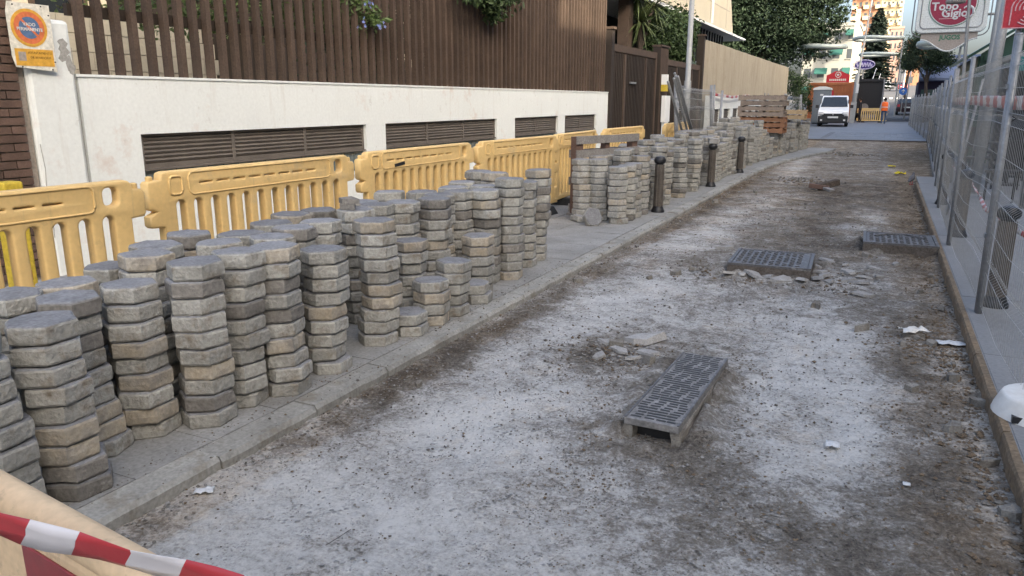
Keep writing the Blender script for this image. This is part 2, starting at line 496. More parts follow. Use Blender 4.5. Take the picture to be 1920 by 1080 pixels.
def text_mesh(txt, size, mat, extrude=.002, bold=0, shear=0):
    cu = bpy.data.curves.new('lettering', 'FONT')
    cu.body = txt
    cu.size = size
    cu.align_x = 'CENTER'
    cu.align_y = 'CENTER'
    cu.extrude = extrude
    cu.offset = bold
    cu.shear = shear
    cu.resolution_u = 3
    o = bpy.data.objects.new('lettering', cu)
    C.objects.link(o)
    dg = bpy.context.evaluated_depsgraph_get()
    me = bpy.data.meshes.new_from_object(o.evaluated_get(dg))
    bpy.data.objects.remove(o)
    me.materials.clear()
    me.materials.append(mt[mat])
    return me

def rrect(x0, x1, y0, y1, r, n=4):
    pts = []
    for cx, cy, a in ((x1 - r, y1 - r, 0), (x0 + r, y1 - r, 90), (x0 + r, y0 + r, 180), (x1 - r, y0 + r, 270)):
        for i in range(n + 1):
            t = R(a + 90 * i / n)
            pts.append((cx + r * math.cos(t), cy + r * math.sin(t)))
    return pts

FACE_X = (R(90), 0, R(90))     # a flat XY shape stood up facing +X, its x running along +Y
FACE_NY = (R(90), 0, 0)        # stood up facing -Y, its x running along +X

# ---------------------------------------------------------------- the setting
b = MB(); b.add([(-900, -60, -.35), (900, -60, -.35), (900, 60, -.35), (-900, 60, -.35), (900, 140, 2.4), (-900, 140, 2.4), (900, 1500, 40), (-900, 1500, 40)],
                [(0, 1, 2, 3), (3, 2, 4, 5), (5, 4, 6, 7)])
struct(b.build('ground', 'ground', fix=False))

WHITE = [(-1.79, 9.85, .28, 1.3, .42), (-1.49, 12.7, .28, 1.6, .38), (-2.03, 8.1, .3, .8, .34), (.01, 11.5, .25, .8, .42), (-.2, 10.2, .2, .5, .25), (-1.97, 22, .4, 2.5, .38), (-1.75, 18, .3, 2.0, .3),
         (.3, 19.5, .25, 1.4, .28), (-2.18, 2.1, .35, .35, .42), (-1.51, 2.2, .4, .3, .34), (-1.54, 2.85, .35, .35, .42), (-1.38, 3.4, .3, .35, .42), (-1.95, 4.4, .35, .5, .36), (-1.9, 5.6, .35, .8, .3),
         (-.12, 4.4, .28, .75, .42), (.02, 3.7, .16, .5, .4), (-.25, 3.4, .25, .3, .32), (-.4, 3.95, .16, .3, .3), (-1.44, 5.9, .5, .8, .24), (-1.54, 1.8, .6, .35, .36), (-.83, 2.2, .4, .3, .32), (-.5, 5.1, .35, .5, .26),
         (-1.75, 3.1, .4, .6, .34), (-1.15, 2.6, .25, .25, .24), (.58, 5.3, .08, 1.0, .26), (.58, 3.6, .06, .9, .24), (.56, 8.0, .07, .9, .2), (-.15, 5.3, .3, .5, .25), (-.75, 1.7, .5, .3, .2), (-.1, 2.2, .3, .4, .26)]
BROWN = [(-2.28, 3.1, .16, .45, .4), (-2.26, 3.9, .18, .6, .42), (-1.5, 4.42, .25, .22, .34), (-.85, 4.3, .25, .3, .26), (-.95, 2.95, .22, .25, .34), (-.4, 2.95, .25, .3, .32), (-.4, 2.5, .3, .2, .28), (.4, 4.8, .16, .6, .34),
         (.38, 3.3, .16, .5, .34), (.2, 2.7, .22, .4, .3), (.15, 6.0, .3, .6, .28), (-1.2, 3.3, .15, .2, .25), (-1.25, 2.5, .2, .14, .3), (-2.3, 5.0, .12, 1.2, .3), (-1.63, 7.3, .35, .5, .25), (-.6, 8.5, .5, 1.2, .24),
         (-.5, 11, .4, 3, .22), (-1.0, 14.5, .8, 1.8, .24), (.4, 9, .25, 3, .24), (-2.3, 9, .13, 5, .25), (-2.3, 15, .13, 4, .2), (.1, 15, .5, 2, .2)]
def dust_at(x, y):
    tr = .10 * math.exp(-((x + 1.72 + .05 * math.sin(y * .7)) / .15) ** 2) + .08 * math.exp(-((x + .30 + .05 * math.sin(y * .6 + 1)) / .16) ** 2)
    tr *= .6 + .8 * noise.noise((x * 3, y * .9, 12.0))
    d = tr + .53 if y < 7 else tr + max(.40, .53 - .05 * (y - 7))
    wx = x + .16 * noise.noise((x * 2.1, y * 2.1, 3.3)) + .08 * noise.noise((x * 6, y * 6, 1.3))
    wy = y + .22 * noise.noise((x * 1.7, y * 1.7, 9.1)) + .1 * noise.noise((x * 6, y * 6, 7.3))
    for l, s in ((WHITE, 1), (BROWN, -1)):
        for cx, cy, rx, ry, w in l:
            q = ((wx - cx) / rx) ** 2 + ((wy - cy) / ry) ** 2
            if q < 5: d += s * w * (.62 if s > 0 else .72) * math.exp(-q * .9)
    return d

MOUND = [(-.815, 3.70, .135, .53, .085), (-.82, 7.3, .36, .38, .06), (.275, 8.95, .355, .36, .06)]
def mound(x, y):
    m = 0
    for cx, cy, hx, hy, mh in MOUND:
        dx, dy = max(0, abs(x - cx) - hx), max(0, abs(y - cy) - hy)
        d = math.hypot(dx, dy)
        if d < .012: continue
        if mh > .07 and y < cy - hy: mh = .03
        if d < .3: m = max(m, (1 - d / .3) ** 2 * mh / .06)
    return m
def ochre_at(x, y):
    o = .18
    if x > .1: o += min(.45, (x - .1) * 1.2)
    if y > 6: o += min(.42, (y - 6) * .06)
    if x < -2.2: o += .25
    return o
def soil_grid(name, xs, ys, z0, detail=True, attr=True):
    nx, ny = len(xs), len(ys)
    v, ds, os_ = [], [], []
    for y in ys:
        for x in xs:
            d = dust_at(x, y)
            z = z0
            if detail:
                z += .012 * noise.noise((x * 2.5, y * 2.5, 0)) + .007 * noise.noise((x * 9, y * 9, 4)) + .004 * noise.noise((x * 27, y * 27, 8))
                c = noise.noise((x * 15, y * 15, 2.2)) - .25
                if c > 0 and d < .52: z += .05 * c * min(1, (.56 - d) * 5)
                if x > .42: z += .02 * max(0, noise.noise((x * 5, y * 8, 6.2))) * min(1, (x - .42) * 6)
                if x < -2.28: z += .02 * max(0, noise.noise((x * 7, y * 7, 5.2))) * min(1, (-2.28 - x) * 10)
            v.append((x, y, z))
            mo = mound(x, y)
            if detail and mo > 0:
                z = v[-1][2] + .06 * mo * max(0, .55 + 1.3 * noise.noise((x * 7, y * 7, 3))) 
                v[-1] = (x, y, z)
                d -= .16 * min(1, mo)
            ds.append(d)
            os_.append(ochre_at(x, y))
    f = [(j * nx + i, j * nx + i + 1, (j + 1) * nx + i + 1, (j + 1) * nx + i) for j in range(ny - 1) for i in range(nx - 1)]
    me = bpy.data.meshes.new(name)
    me.from_pydata(v, [], f)
    a = me.attributes.new('dust', 'FLOAT', 'POINT')
    a.data.foreach_set('value', ds)
    a = me.attributes.new('ochre', 'FLOAT', 'POINT')
    a.data.foreach_set('value', os_)
    me.materials.append(mt['soil'])
    me.polygons.foreach_set('use_smooth', [True] * len(f))
    return struct(place(name, me))
def steps(a, b2, f0, g):
    l, s = [a], f0
    while l[-1] < b2:
        l.append(l[-1] + s); s *= g
    l[-1] = b2
    return l
soil_grid('road', steps(-2.46, .70, .028, 1.0), steps(1.2, 15.6, .026, 1.0035), 0)
soil_grid('road', [-2.46 + i * .4 for i in range(8)] + [.70], [-4, -2, 0, .6, 1.2], -.002, False)
soil_grid('road', [-6.6 + i * .1 for i in range(84)], [15.6 + i * .12 for i in range(152)], -.004)

# left pavement slab with kerb stones
edge = [(-2.57, -4), (-2.57, 17.6), (-2.52, 19), (-2.38, 20.8), (-2.1, 22.8), (-1.75, 24.6), (-1.42, 26.0), (-1.35, 27.0)]
b = MB(); b.prism([(x, y) for x, y in edge] + [(-6.8, 27.0), (-6.8, -4)], 'z', -.25, .056)
lp = struct(b.build('left_pavement', 'concrete'))
def arc_pts(poly, step):
    out = [Vector((*poly[0], 0))]
    acc = 0
    for a, c in zip(poly, poly[1:]):
        a, c = Vector((*a, 0)), Vector((*c, 0))
        L = (c - a).length
        t = step - acc
        while t <= L:
            out.append(a.lerp(c, t / L)); t += step
        acc = L - (t - step)
    return out
kp = arc_pts([(-2.495, -1.0)] + [(x + .075, y) for x, y in edge[1:-1]], .62)
for i, (a, c) in enumerate(zip(kp, kp[1:])):
    d = c - a
    ln = d.length - .008
    m_ = MB()
    nseg = 5
    w, h0 = .148, .37
    ring = []
    for s_ in range(nseg + 1):
        t = -ln / 2 + ln * s_ / nseg
        e1, e2 = rnd.uniform(-.006, .003), rnd.uniform(-.006, .002)
        m_.v += [(-w / 2, t, -h0), (w / 2 + e1, t, -h0), (w / 2 + e1, t, -.022 + e2), (w / 2 - .016 + e1, t, e2 * .5), (-w / 2, t, 0)]
    for s_ in range(nseg):
        for k in range(5):
            m_.f.append((s_ * 5 + k, s_ * 5 + (k + 1) % 5, s_ * 5 + 5 + (k + 1) % 5, s_ * 5 + 5 + k)); m_.m.append(0)
    m_.f += [(0, 1, 2, 3, 4), tuple(nseg * 5 + k for k in (4, 3, 2, 1, 0))]; m_.m += [0, 0]
    mid = (a + c) / 2
    m_.build('kerb_stone', 'kerb', lp, (mid.x + rnd.uniform(-.004, .004), mid.y, .062 + rnd.uniform(-.004, .003)), (0, rnd.uniform(-.01, .01), math.atan2(-d.x, d.y)))
# paving flags lying on the left pavement (joints recessed)
fy = -.6
while fy < 19.0:
    for k in range(9):
        x1 = -2.574 - k * .40
        if fy < 1.0 and k > 3: continue
        if fy > 11 and k > 2: continue
        m_ = None
        if 'flag_me' not in mt:
            q = MB(); q.box((0, 0, -.02), (.394, .394, .046)); mt['flag_me'] = q.mesh('paving_flag', 'concrete')
        place('paving_flag', mt['flag_me'], lp, (x1 - .2, fy + .2, .059 + rnd.uniform(-.0015, .0015)), (rnd.uniform(-.004, .004), rnd.uniform(-.004, .004), 0))
    fy += .40

# right pavement: smooth slabs with a rusty concrete edge
redge = [(.66, -4), (.66, 15.3), (.95, 15.5), (1.15, 22), (1.55, 33.6)]
b = MB(); b.prism([(14, -4)] + [(14, 33.6)] + redge[::-1], 'z', -.25, .096)
rp = struct(b.build('right_pavement', 'right_paving'))
yy = -1.0
while yy < 15.0:
    L_ = 1.2
    m_ = MB()
    n = 8
    for s_ in range(n + 1):
        t = -L_ / 2 + .003 + (L_ - .006) * s_ / n
        e1 = rnd.uniform(-.006, .006)
        m_.v += [(-.02 + e1, t, -.3), (.02, t, -.3), (.02, t, 0), (-.012 + e1 * .5, t, rnd.uniform(-.007, 0)), (-.02 + e1, t, -.02)]
    for s_ in range(n):
        for k in range(5):
            m_.f.append((s_ * 5 + k, s_ * 5 + (k + 1) % 5, s_ * 5 + 5 + (k + 1) % 5, s_ * 5 + 5 + k)); m_.m.append(0)
    m_.f += [(0, 1, 2, 3, 4), tuple(n * 5 + k for k in (4, 3, 2, 1, 0))]; m_.m += [0, 0]
    m_.build('kerb_strip', 'kerb_rust', rp, (.645, yy + .6, .097))
    yy += L_
q = MB(); q.box((0, 0, 0), (1.192, 1.492, .03)); slab_me = q.mesh('paving_slab', 'right_paving')
for i in range(6):
    for j in range(12):
        place('paving_slab', slab_me, rp, (.668 + .6 + i * 1.2, -1.0 + .75 + j * 1.5, .085 + rnd.uniform(-.001, .0015)))

# paved stretch beyond the dug road, then the road climbing away
b = MB(); b.bx(-8, 14, 33.6, 66, -.3, .02)
pv = struct(b.build('paved_street', 'paved'))
q = MB(); q.box((0, 0, 0), (.492, .242, .03)); me_ = q.mesh('paving_block', 'paved')
for j in range(36):
    for i in range(8):
        place('paving_block', me_, pv, (-2.2 + i * .5 + (.25 if j % 2 else 0), 33.73 + j * .25, .012 + rnd.uniform(-.002, .004)))
b = MB()
for k, y in enumerate([33.62 + 0 * i for i in range(1)]):
    b.bx(-3.5, 1.6, 33.48, 33.62, -.1, .05)
struct(b.build('paving_edge', 'iron_side'))
prof = [(66, .015), (80, .35), (110, 1.5), (150, 3.3), (250, 8.2), (420, 16.5)]
b = MB()
for (y0, z0), (y1, z1) in zip(prof, prof[1:]):
    b.add([(-9, y0, z0), (9, y0, z0), (9, y1, z1), (-9, y1, z1)], [(0, 1, 2, 3)])
struct(b.build('far_road', 'asphalt', fix=False))
def road_z(y):
    for (y0, z0), (y1, z1) in zip(prof, prof[1:]):
        if y0 <= y <= y1: return z0 + (z1 - z0) * (y - y0) / (y1 - y0)
    return 0.02
b = MB()
for i in range(6):
    x = -1.3 + i * .75
    b.add([(x, 118, road_z(118) + .02), (x + .4, 118, road_z(118) + .02), (x + .4, 122, road_z(122) + .02), (x, 122, road_z(122) + .02)], [(0, 1, 2, 3)])
struct(b.build('zebra_crossing', 'white_paint', fix=False))

# ---------------------------------------------------------------- white garden wall with louvred windows
WX = -6.4
gw = thing('garden_wall', 'long white rendered garden wall with louvred basement windows below a slat fence', 'wall', (WX, 4.44, .1))
wins = [(5.0, 8.55), (9.0, 12.5), (13.25, 15.4), (15.8, 17.85)]
Y0 = 4.44
b = MB()
zt, zb0, zb1 = 1.66, .52, 1.143     # relative to .1
YE = 18.76 - Y0
b.bx(-.32, 0, 0, YE, zb1, zt)
b.bx(-.32, 0, 0, YE, -.3, zb0)
prev = 0
for y0, y1 in wins:
    b.bx(-.32, 0, prev, y0 - Y0, zb0, zb1); prev = y1 - Y0
b.bx(-.32, 0, prev, YE, zb0, zb1)
w_ = b.build('wall', 'white_wall', gw)
b = MB(); b.bx(-.33, .012, -.02, YE + .01, zt, zt + .022); b.build('coping', 'white_wall', gw)
q = MB(); q.box((0, 0, 0), (.05, 1, .045), rot=(0, R(38), 0)); slat_me = q.mesh('louvre_slat', 'louvre')
for wi, (y0, y1) in enumerate(wins):
    L_ = y1 - y0 - .012
    wn_ = MB()
    npan = 3 if wi < 2 else 2
    wn_.bx(-.03, .02, 0, L_, .593, .617); wn_.bx(-.03, .02, 0, L_, .285, .33)
    for k in range(npan + 1):
        yk = k * (L_ - .05) / npan
        wn_.bx(-.032, .024, yk, yk + .05, .286, .616)
    wo = wn_.build('louvre_window', 'louvre', gw, (-.07, y0 - Y0 + .006, zb0 + .003))
    for k in range(npan):
        ya, yb = k * (L_ - .05) / npan + .05, (k + 1) * (L_ - .05) / npan
        for s_ in range(6):
            sl_ = place('louvre_slat', slat_me, wo, (-.005, (ya + yb) / 2, .358 + s_ * .042))
            sl_.scale = (1, yb - ya - .002, 1)
    nb = int(L_ / .2)
    for k in range(nb):
        g_ = MB(); g_.box((0, 0, 0), (.05, L_ / nb - .012, .265)); 
        g_.build('glass_block', 'glass_block', wo, (-.02, (k + .5) * L_ / nb, .14), bevel=0)
    g_ = MB(); g_.bx(-.06, -.048, 0, L_, 0, .28); g_.build('block_joint', 'white_paint', wo)
    g_ = MB(); g_.bx(-.09, -.075, 0, L_, .28, .62); g_.build('backing', 'black', wo)
    g_ = MB(); g_.bx(0, .05, 0, L_, .268, .284); g_.build('sill', 'louvre', wo)

# rendered gate pillar with peeling paint, brick pier beside it
gp = thing('gate_pillar', 'white rendered gate pillar with cracked peeling paint beside the brick pier', 'pillar', (WX, 4.2, .1))
b = MB(); b.bx(-.34, .0, -.21, .21, -.3, 2.12); o = b.build('shaft', 'white_wall', gp, (.02, 0, 0), bevel=.035)
b = MB()
for k in range(7):
    y, z = .14 + rnd.uniform(-.06, .05), 1.72 + k * .035
    pts = [(y + rnd.uniform(.02, .05) * math.cos(t), z + rnd.uniform(.03, .06) * math.sin(t)) for t in [i * 2 * math.pi / 9 for i in range(9)]]
    b.prism(pts, 'x', .0195, .0215 + k * .0004)
b.build('peeled_patch', 'render_grey', gp)
b = MB()
for pts in ([(0.205, 1.9), (.2, 1.6), (.207, 1.3), (.198, 1.0), (.205, .7), (.198, .35), (.2, 0.02)], [(-.19, 1.1), (-.183, .9), (-.19, .75), (-.18, .55), (-.188, .3)]):
    b.path([(.0205, y + rnd.uniform(-.006, .006), z) for y, z in pts], .0035, 4)
b.build('crack', 'render_grey', gp)
bp_ = thing('brick_pier', 'dark brown brick pier with pale mortar at the garage opening', 'pier', (WX, 3.6, .1))
b = MB(); b.bx(-.5, -.022, -.4, .379, -.3, 3.0); b.build('mortar_core', 'mortar', bp_)
q = MB(); q.box((0, 0, 0), (.03, .232, .058)); brick_me = q.mesh('brick', 'brick')
q = MB(); q.box((0, 0, 0), (.03, .112, .058)); brick_half = q.mesh('brick', 'brick')
for r_ in range(42):
    z = .03 + r_ * .07
    y = -.4
    off = r_ % 2
    first = True
    while y < .36:
        hw = off and first
        L_ = .12 if hw else .242
        if y + L_ > .385: L_ = .12
        if y + L_ > .40: break
        place('brick', brick_half if L_ < .2 else brick_me, bp_, (-.012 + rnd.uniform(-.002, .002), y + L_ / 2, z))
        y += L_; first = False
# no-parking plate
sp_ = thing('no_parking_plate', 'weathered enamel no parking plate with orange ring screwed onto the gate pillar', 'sign', (WX + .055, 4.055, 1.82))
b = MB(); b.prism([(-.17, 0), (.17, -.03), (.17, .50), (-.17, .50), (-.19, .42), (-.19, .08)], 'x', 0, .006); b.build('plate', 'plate', sp_, bevel=.001)
def disc(r, n=40): return [(r * math.cos(2 * math.pi * i / n), r * math.sin(2 * math.pi * i / n)) for i in range(n)]
for nm, r_, x_, mm in (('yellow_ring', .148, .0085, 'vado_yellow'), ('orange_ring', .125, .0095, 'vado_orange'), ('blue_disc', .085, .0105, 'vado_blue')):
    b = MB(); b.prism([(y - .02, z + .31) for y, z in disc(r_)], 'x', .003, x_); b.build(nm, mm, sp_)
b = MB(); b.box((.0115, -.02, .31), (.001, .17, .018), rot=(R(-45), 0, 0)); b.build('red_bar', 'vado_orange', sp_)
place('lettering', text_mesh('VADO', .036, 'paper', .0006, .001), sp_, (.0127, -.02, .335), FACE_X)
place('lettering', text_mesh('PERMANENTE', .034, 'paper', .0006, .001), sp_, (.0127, -.02, .297), FACE_X)
b = MB(); b.bx(.003, .0085, -.165, .15, .012, .145); b.build('yellow_band', 'vado_yellow', sp_)
place('lettering', text_mesh('AYUNTAMIENTO', .026, 'vado_ink', .0004), sp_, (.0095, .04, .115), FACE_X)
place('lettering', text_mesh('DE BENIDORM', .026, 'vado_ink', .0004), sp_, (.0095, .04, .078), FACE_X)
b = MB(); b.bx(.003, .0092, -.14, -.08, .05, .12); b.build('crest', 'sign_beige', sp_)
for y_, z_ in ((-.13, .48), (.1, .485), (-.12, .0 + .004), (.13, -.012), (.155, .42), (.158, .05)):
    b = MB(); b.lathe([(.006, 0), (.006, .004), (.003, .006)], 8); b.build('screw', 'black', sp_, (.006, y_, z_), (0, R(90), 0))

# slat fence on the wall
sf = thing('slat_fence', 'tall brown timber slat fence standing on the white garden wall', 'fence', (WX - .06, 4.5, 1.78))
q = MB(); q.box((0, 0, 1.3), (.075, .060, 2.6)); sl_me = q.mesh('slat', 'brown_wood')
ns = int((18.7 - 4.5) / .178)
for k in range(ns):
    place('slat', sl_me, sf, (rnd.uniform(-.003, .003), .06 + k * .178, rnd.uniform(-.004, .004)), (0, 0, rnd.uniform(-.02, .02)))
for z_ in (.55, 1.9):
    b = MB(); b.bx(-.10, -.052, 0, 14.2, z_ - .05, z_ + .05); b.build('rail', 'brown_dark', sf)
# what stands in the garden behind the slats
gb = thing('garden_block_wall', 'pale concrete block wall glimpsed behind the slat fence', 'wall', (-8.4, 5.2, 1.3))
q = MB(); q.box((0, 0, 0), (.18, .392, .192)); blk = q.mesh('block', 'cream')
for r_ in range(6):
    for k in range(7 if r_ < 5 else 6):
        place('block', blk, gb, (rnd.uniform(-.004, .004), k * .4 + (.2 if r_ % 2 else 0), .1 + r_ * .2))
b = MB(); b.bx(-.05, .05, -.3, 3.0, -1.3, 0.0); b.build('footing', 'brown_dark', gb)
gd = thing('garden_deck', 'raised brown planter bank of soil behind the garden wall', 'planter', (-7.6, 11.5, .1))
b = MB(); b.bx(-1.6, .8, -6.8, 7.2, 0, 1.2); b.build('box', 'brown_dark', gd)
b = MB(); b.bx(-1.55, .75, -6.75, 7.15, 1.2, 1.25); b.build('soil', 'bark', gd)
hs = thing('garden_house', 'dark brown timber clad house behind the slat fence', 'house', (-9.6, 14.2, .1))
b = MB(); b.bx(-3, 0, -4.6, 3.5, 0, 7.0); b.build('wall', 'brown_dark', hs)
q = MB(); q.box((0, 0, 0), (.03, .19, 5.6)); bd = q.mesh('cladding_board', 'brown_dark')
for k in range(40):
    y_ = -4.5 + k * .2
    if -.55 < y_ < 1.75: continue
    place('cladding_board', bd, hs, (.014 + rnd.uniform(0, .004), y_, 3.6))
for y_, w2 in ((-.05, .8), (1.1, .8)):
    wo = MB().bx(0, .05, y_ - w2 / 2 - .06, y_ + w2 / 2 + .06, 2.1, 4.4).build('window', 'brown_wood', hs)
    MB().bx(.05, .056, y_ - w2 / 2, y_ + w2 / 2, 2.18, 4.32).build('sunlit_panel', 'cream', wo)  # cream panel stands in for sunlit wall seen through the opening
hs2 = thing('villa', 'cream villa with tall pale windows behind the garden fence', 'house', (-12.5, 6.0, .1))
b = MB(); b.bx(-4, 0, -3, 4.0, 0, 7.5); b.build('wall', 'cream', hs2)
for k in range(3):
    wo = MB().bx(0, .05, -2 + k * 2.0, -1 + k * 2.0, 2.2, 4.6).build('window', 'brown_wood', hs2)
    MB().bx(.05, .056, -1.92 + k * 2.0, -1.08 + k * 2.0, 2.28, 4.5).build('pane', 'glass', wo)

# ---------------------------------------------------------------- foliage
def leaf_cloud(blobs, n, size, seed=1, aspect=.45, up=0.0):
    rr = random.Random(seed)
    b = MB()
    tot = sum(x[3] * x[4] * x[5] for x in blobs)
    for cx, cy, cz, rx, ry, rz in blobs:
        k = max(20, int(n * rx * ry * rz / tot))
        subs = []
        for _ in range(max(4, k // 45)):
            while True:
                p = Vector((rr.uniform(-1, 1), rr.uniform(-1, 1), rr.uniform(-1, 1)))
                if .15 < p.length < 1: break
            p *= (.55 + .45 * rr.random()) / max(.4, p.length) * p.length ** .5
            subs.append((p, rr.uniform(.14, .30)))
        for _ in range(k):
            s0, sr = rr.choice(subs)
            p = s0 + Vector((rr.gauss(0, sr), rr.gauss(0, sr), rr.gauss(0, sr * .8)))
            c = Vector((cx + p.x * rx, cy + p.y * ry, cz + p.z * rz))
            d = Vector((rr.gauss(0, 1), rr.gauss(0, 1), rr.gauss(-.25, .7) + up)).normalized()
            w = d.cross(Vector((rr.gauss(0, 1), rr.gauss(0, 1), rr.gauss(0, 1)))).normalized()
            l = size * rr.uniform(.6, 1.3)
            a = l * aspect
            nrm = d.cross(w) * l * .12
            b.add([c, c + d * l * .5 + w * a * .5 + nrm, c + d * l, c + d * l * .5 - w * a * .5 + nrm], [(0, 1, 2), (0, 2, 3)])
    return b

def tree(name, label, cat, loc, trunk_h, trunk_r, blobs, n, size, mat, seed, group=None):
    t = thing(name, label, cat, loc, group=group)
    rr = random.Random(seed)
    b = MB()
    b.path([(0, 0, -.3), (rr.uniform(-.1, .1), 0, trunk_h * .5), (rr.uniform(-.15, .15), 0, trunk_h)], [trunk_r, trunk_r * .8, trunk_r * .6], 8)
    for bl in blobs[:8]:
        c = Vector(bl[:3])
        s0 = Vector((0, 0, trunk_h * rr.uniform(.6, 1)))
        b.path([s0, s0.lerp(c, .5) + Vector((0, 0, .2)), c], [trunk_r * .45, trunk_r * .3, trunk_r * .1], 5)
    b.build('trunk', 'bark', t)
    leaf_cloud(blobs, n, size, seed).build('crown', mat, t, fix=False)
    return t

tree('flowering_shrub', 'climbing shrub with pale blue flowers poking through the slat fence', 'shrub', (-7.0, 8.6, 1.2), 1.0, .03,
     [(.66, -.1, 1.38, .16, .34, .2), (.55, .1, 1.62, .2, .5, .25), (.25, 0, 1.45, .32, .55, .42), (.1, -1.0, 1.6, .4, .8, .5), (0, -2.6, 1.5, .35, .9, .5), (0, .9, 1.9, .4, .7, .5)], 4200, .085, 'leaf_light', 3)
fl = bpy.data.objects['flowering_shrub']
q = MB()
for k in range(5):
    t = k * 2 * math.pi / 5
    q.add([(0, 0, 0), (.004, .016 * math.cos(t - .4), .016 * math.sin(t - .4)), (.006, .026 * math.cos(t), .026 * math.sin(t)), (.004, .016 * math.cos(t + .4), .016 * math.sin(t + .4))], [(0, 1, 2, 3)])
pm = q.mesh('blossom', 'petal', fix=False)
for k in range(16):
    c = rnd.choice([(.62, -.25, 1.34), (.62, .1, 1.37), (.6, -.1, 1.6)])
    place('blossom', pm, fl, (c[0] + rnd.uniform(.12, .2), c[1] + rnd.gauss(0, .06), c[2] + rnd.gauss(0, .05)), (0, rnd.uniform(-.6, .6), rnd.uniform(-.7, .7)))
tree('light_block_hedge', 'dark hedge added close behind the slat fence to block back light', 'hedge', (-7.25, 13.6, 1.2), 1.4, .05,  # added foliage: cuts the back light so the slat gaps darken
     [(0, -3.6, 1.5, .35, 1.3, 1.1), (0, -1.4, 1.6, .35, 1.3, 1.2), (0, .8, 1.6, .35, 1.3, 1.2), (0, 3.0, 1.6, .35, 1.4, 1.2)], 9000, .13, 'leaf_dark', 6)
tree('overhanging_bush', 'leafy green bush spilling over the top of the slat fence', 'bush', (-7.1, 11.9, 1.2), 1.9, .04,
     [(.85, .3, 1.98, .3, .6, .28), (.88, -.7, 2.05, .28, .5, .22), (.8, 0, 2.35, .4, 1.0, .3), (.5, .6, 2.3, .4, .6, .4)], 3600, .11, 'leaf', 5)
tree('garden_tree', 'light green garden tree between the villa and the slat fence', 'tree', (-9.5, 7.2, 0), 3.0, .09,
     [(0, 0, 3.6, .8, 1.2, .9), (.3, 1.4, 3.4, .7, 1.0, .8), (-.2, -1.3, 3.8, .7, .9, .8)], 3500, .12, 'leaf_light', 8)
tree('broadleaf_shrub', 'glossy green broadleaf shrub growing above the driveway gates', 'shrub', (-7.6, 28.0, .1), 3.0, .07,
     [(.2, 0, 3.9, .8, 1.6, 1.0), (.3, -1.6, 3.7, .7, 1.0, .8), (.3, 1.9, 4.0, .7, 1.5, .8), (.5, -.3, 3.1, .5, 1.4, .6), (.3, 3.6, 4.0, .5, 1.2, .45)], 5200, .2, 'leaf', 11)
# yucca
yt = thing('yucca', 'spiky yucca plant with long narrow leaves rising behind the driveway gate', 'plant', (-7.6, 25.2, .1))
b = MB(); b.path([(0, 0, 0), (.05, 0, 2), (0, .1, 4.0)], [.12, .1, .09], 8); b.build('trunk', 'bark', yt)
rr = random.Random(4)
lf = MB(); 
for head in ((0, .1, 4.0, 150), (.1, 1.2, 4.6, 110), (0, -.3, 4.7, 70)):
    for k in range(head[3]):
        d = Vector((rr.gauss(0, 1), rr.gauss(0, 1), rr.gauss(.15, .75))).normalized()
        L_ = rr.uniform(.7, 1.15)
        w = d.cross(Vector((0, 0, 1))).normalized() * .025
        c = Vector(head[:3])
        sag = Vector((0, 0, -.12 * (1 - d.z)))
        p1, p2 = c + d * L_ * .5, c + d * L_ + sag
        lf.add([c - w * .6, c + w * .6, p1 + w, p2, p1 - w], [(0, 1, 2, 4), (4, 2, 3)])
lf.build('leaves', 'yucca', yt, fix=False)
b = MB(); b.path([(0, .1, 3.0), (.05, .7, 3.9), (.1, 1.2, 4.6)], .07, 6); b.build('branch', 'bark', yt)

# ---------------------------------------------------------------- driveway gates, beige panel wall, house above
def slat_gate(name, label, y0, y1, ztop, nslat, group=None):
    g = thing(name, label, 'gate', (WX - .08, y0, .12), group=group)
    L_ = y1 - y0
    MB().bx(-.06, .06, 0, L_, ztop - .30, ztop - .12).build('top_beam', 'brown_wood', g)
    MB().bx(-.05, .05, 0, L_, .05, .22).build('bottom_beam', 'brown_wood', g)
    for k, yk in enumerate((0, L_ * .27, L_ * .73, L_ - .12)):
        MB().bx(-.055, .065, yk, yk + .12, .05, ztop - .121 - (.2 if 0 < k < 3 else 0)).build('stile', 'brown_wood', g)
    MB().bx(-.09, -.055, 0, L_, .1, ztop - .5).build('backing', 'black', g)
    q = MB(); q.bx(-.045, .04, -.028, .028, .2, ztop - .32); me = q.mesh('slat', 'brown_dark')
    for k in range(nslat):
        place('slat', me, g, (0, .16 + (L_ - .3) * k / (nslat - 1), 0))
    MB().bx(.065, .1, L_ * .38, L_ * .5, 1.9, 1.95).build('handle', 'galv', g)
    return g
slat_gate('driveway_gate', 'tall dark brown slatted driveway gate beside the white garden wall', 18.85, 23.2, 2.98, 30)
slat_gate('driveway_gate', 'dark brown slatted gate between the capped brown post and the beige wall', 24.35, 29.2, 2.85, 30)
for y_, zt_, lab in ((23.75, 3.16, 'thick dark brown gate post with flat cap between the two driveway gates'), (29.35, 3.9, 'slim tall brown post where the gate meets the beige panel wall'), (18.8, 3.3, 'slim brown post where the slat fence meets the driveway gate')):
    g = thing('gate_post', lab, 'post', (WX - .06, y_, .12))
    w = .45 if y_ == 23.75 else .11
    MB().bx(-.12, .12, -w, w, 0, zt_ - .12).build('shaft', 'brown_dark', g)
    if w > .3:
        for k in range(7): MB().bx(.12, .14, -w + .02 + k * .125, -w + .1 + k * .125, .05, zt_ - .15).build('batten', 'brown_wood', g)
    MB().bx(-.15, .16, -w - .02, w + .02, zt_ - .12, zt_ - .06).build('cap', 'brown_wood', g)
g = thing('utility_cabinet', 'white painted utility cabinet beside the thick brown gate post', 'cabinet', (WX + .17, 23.75, .12))
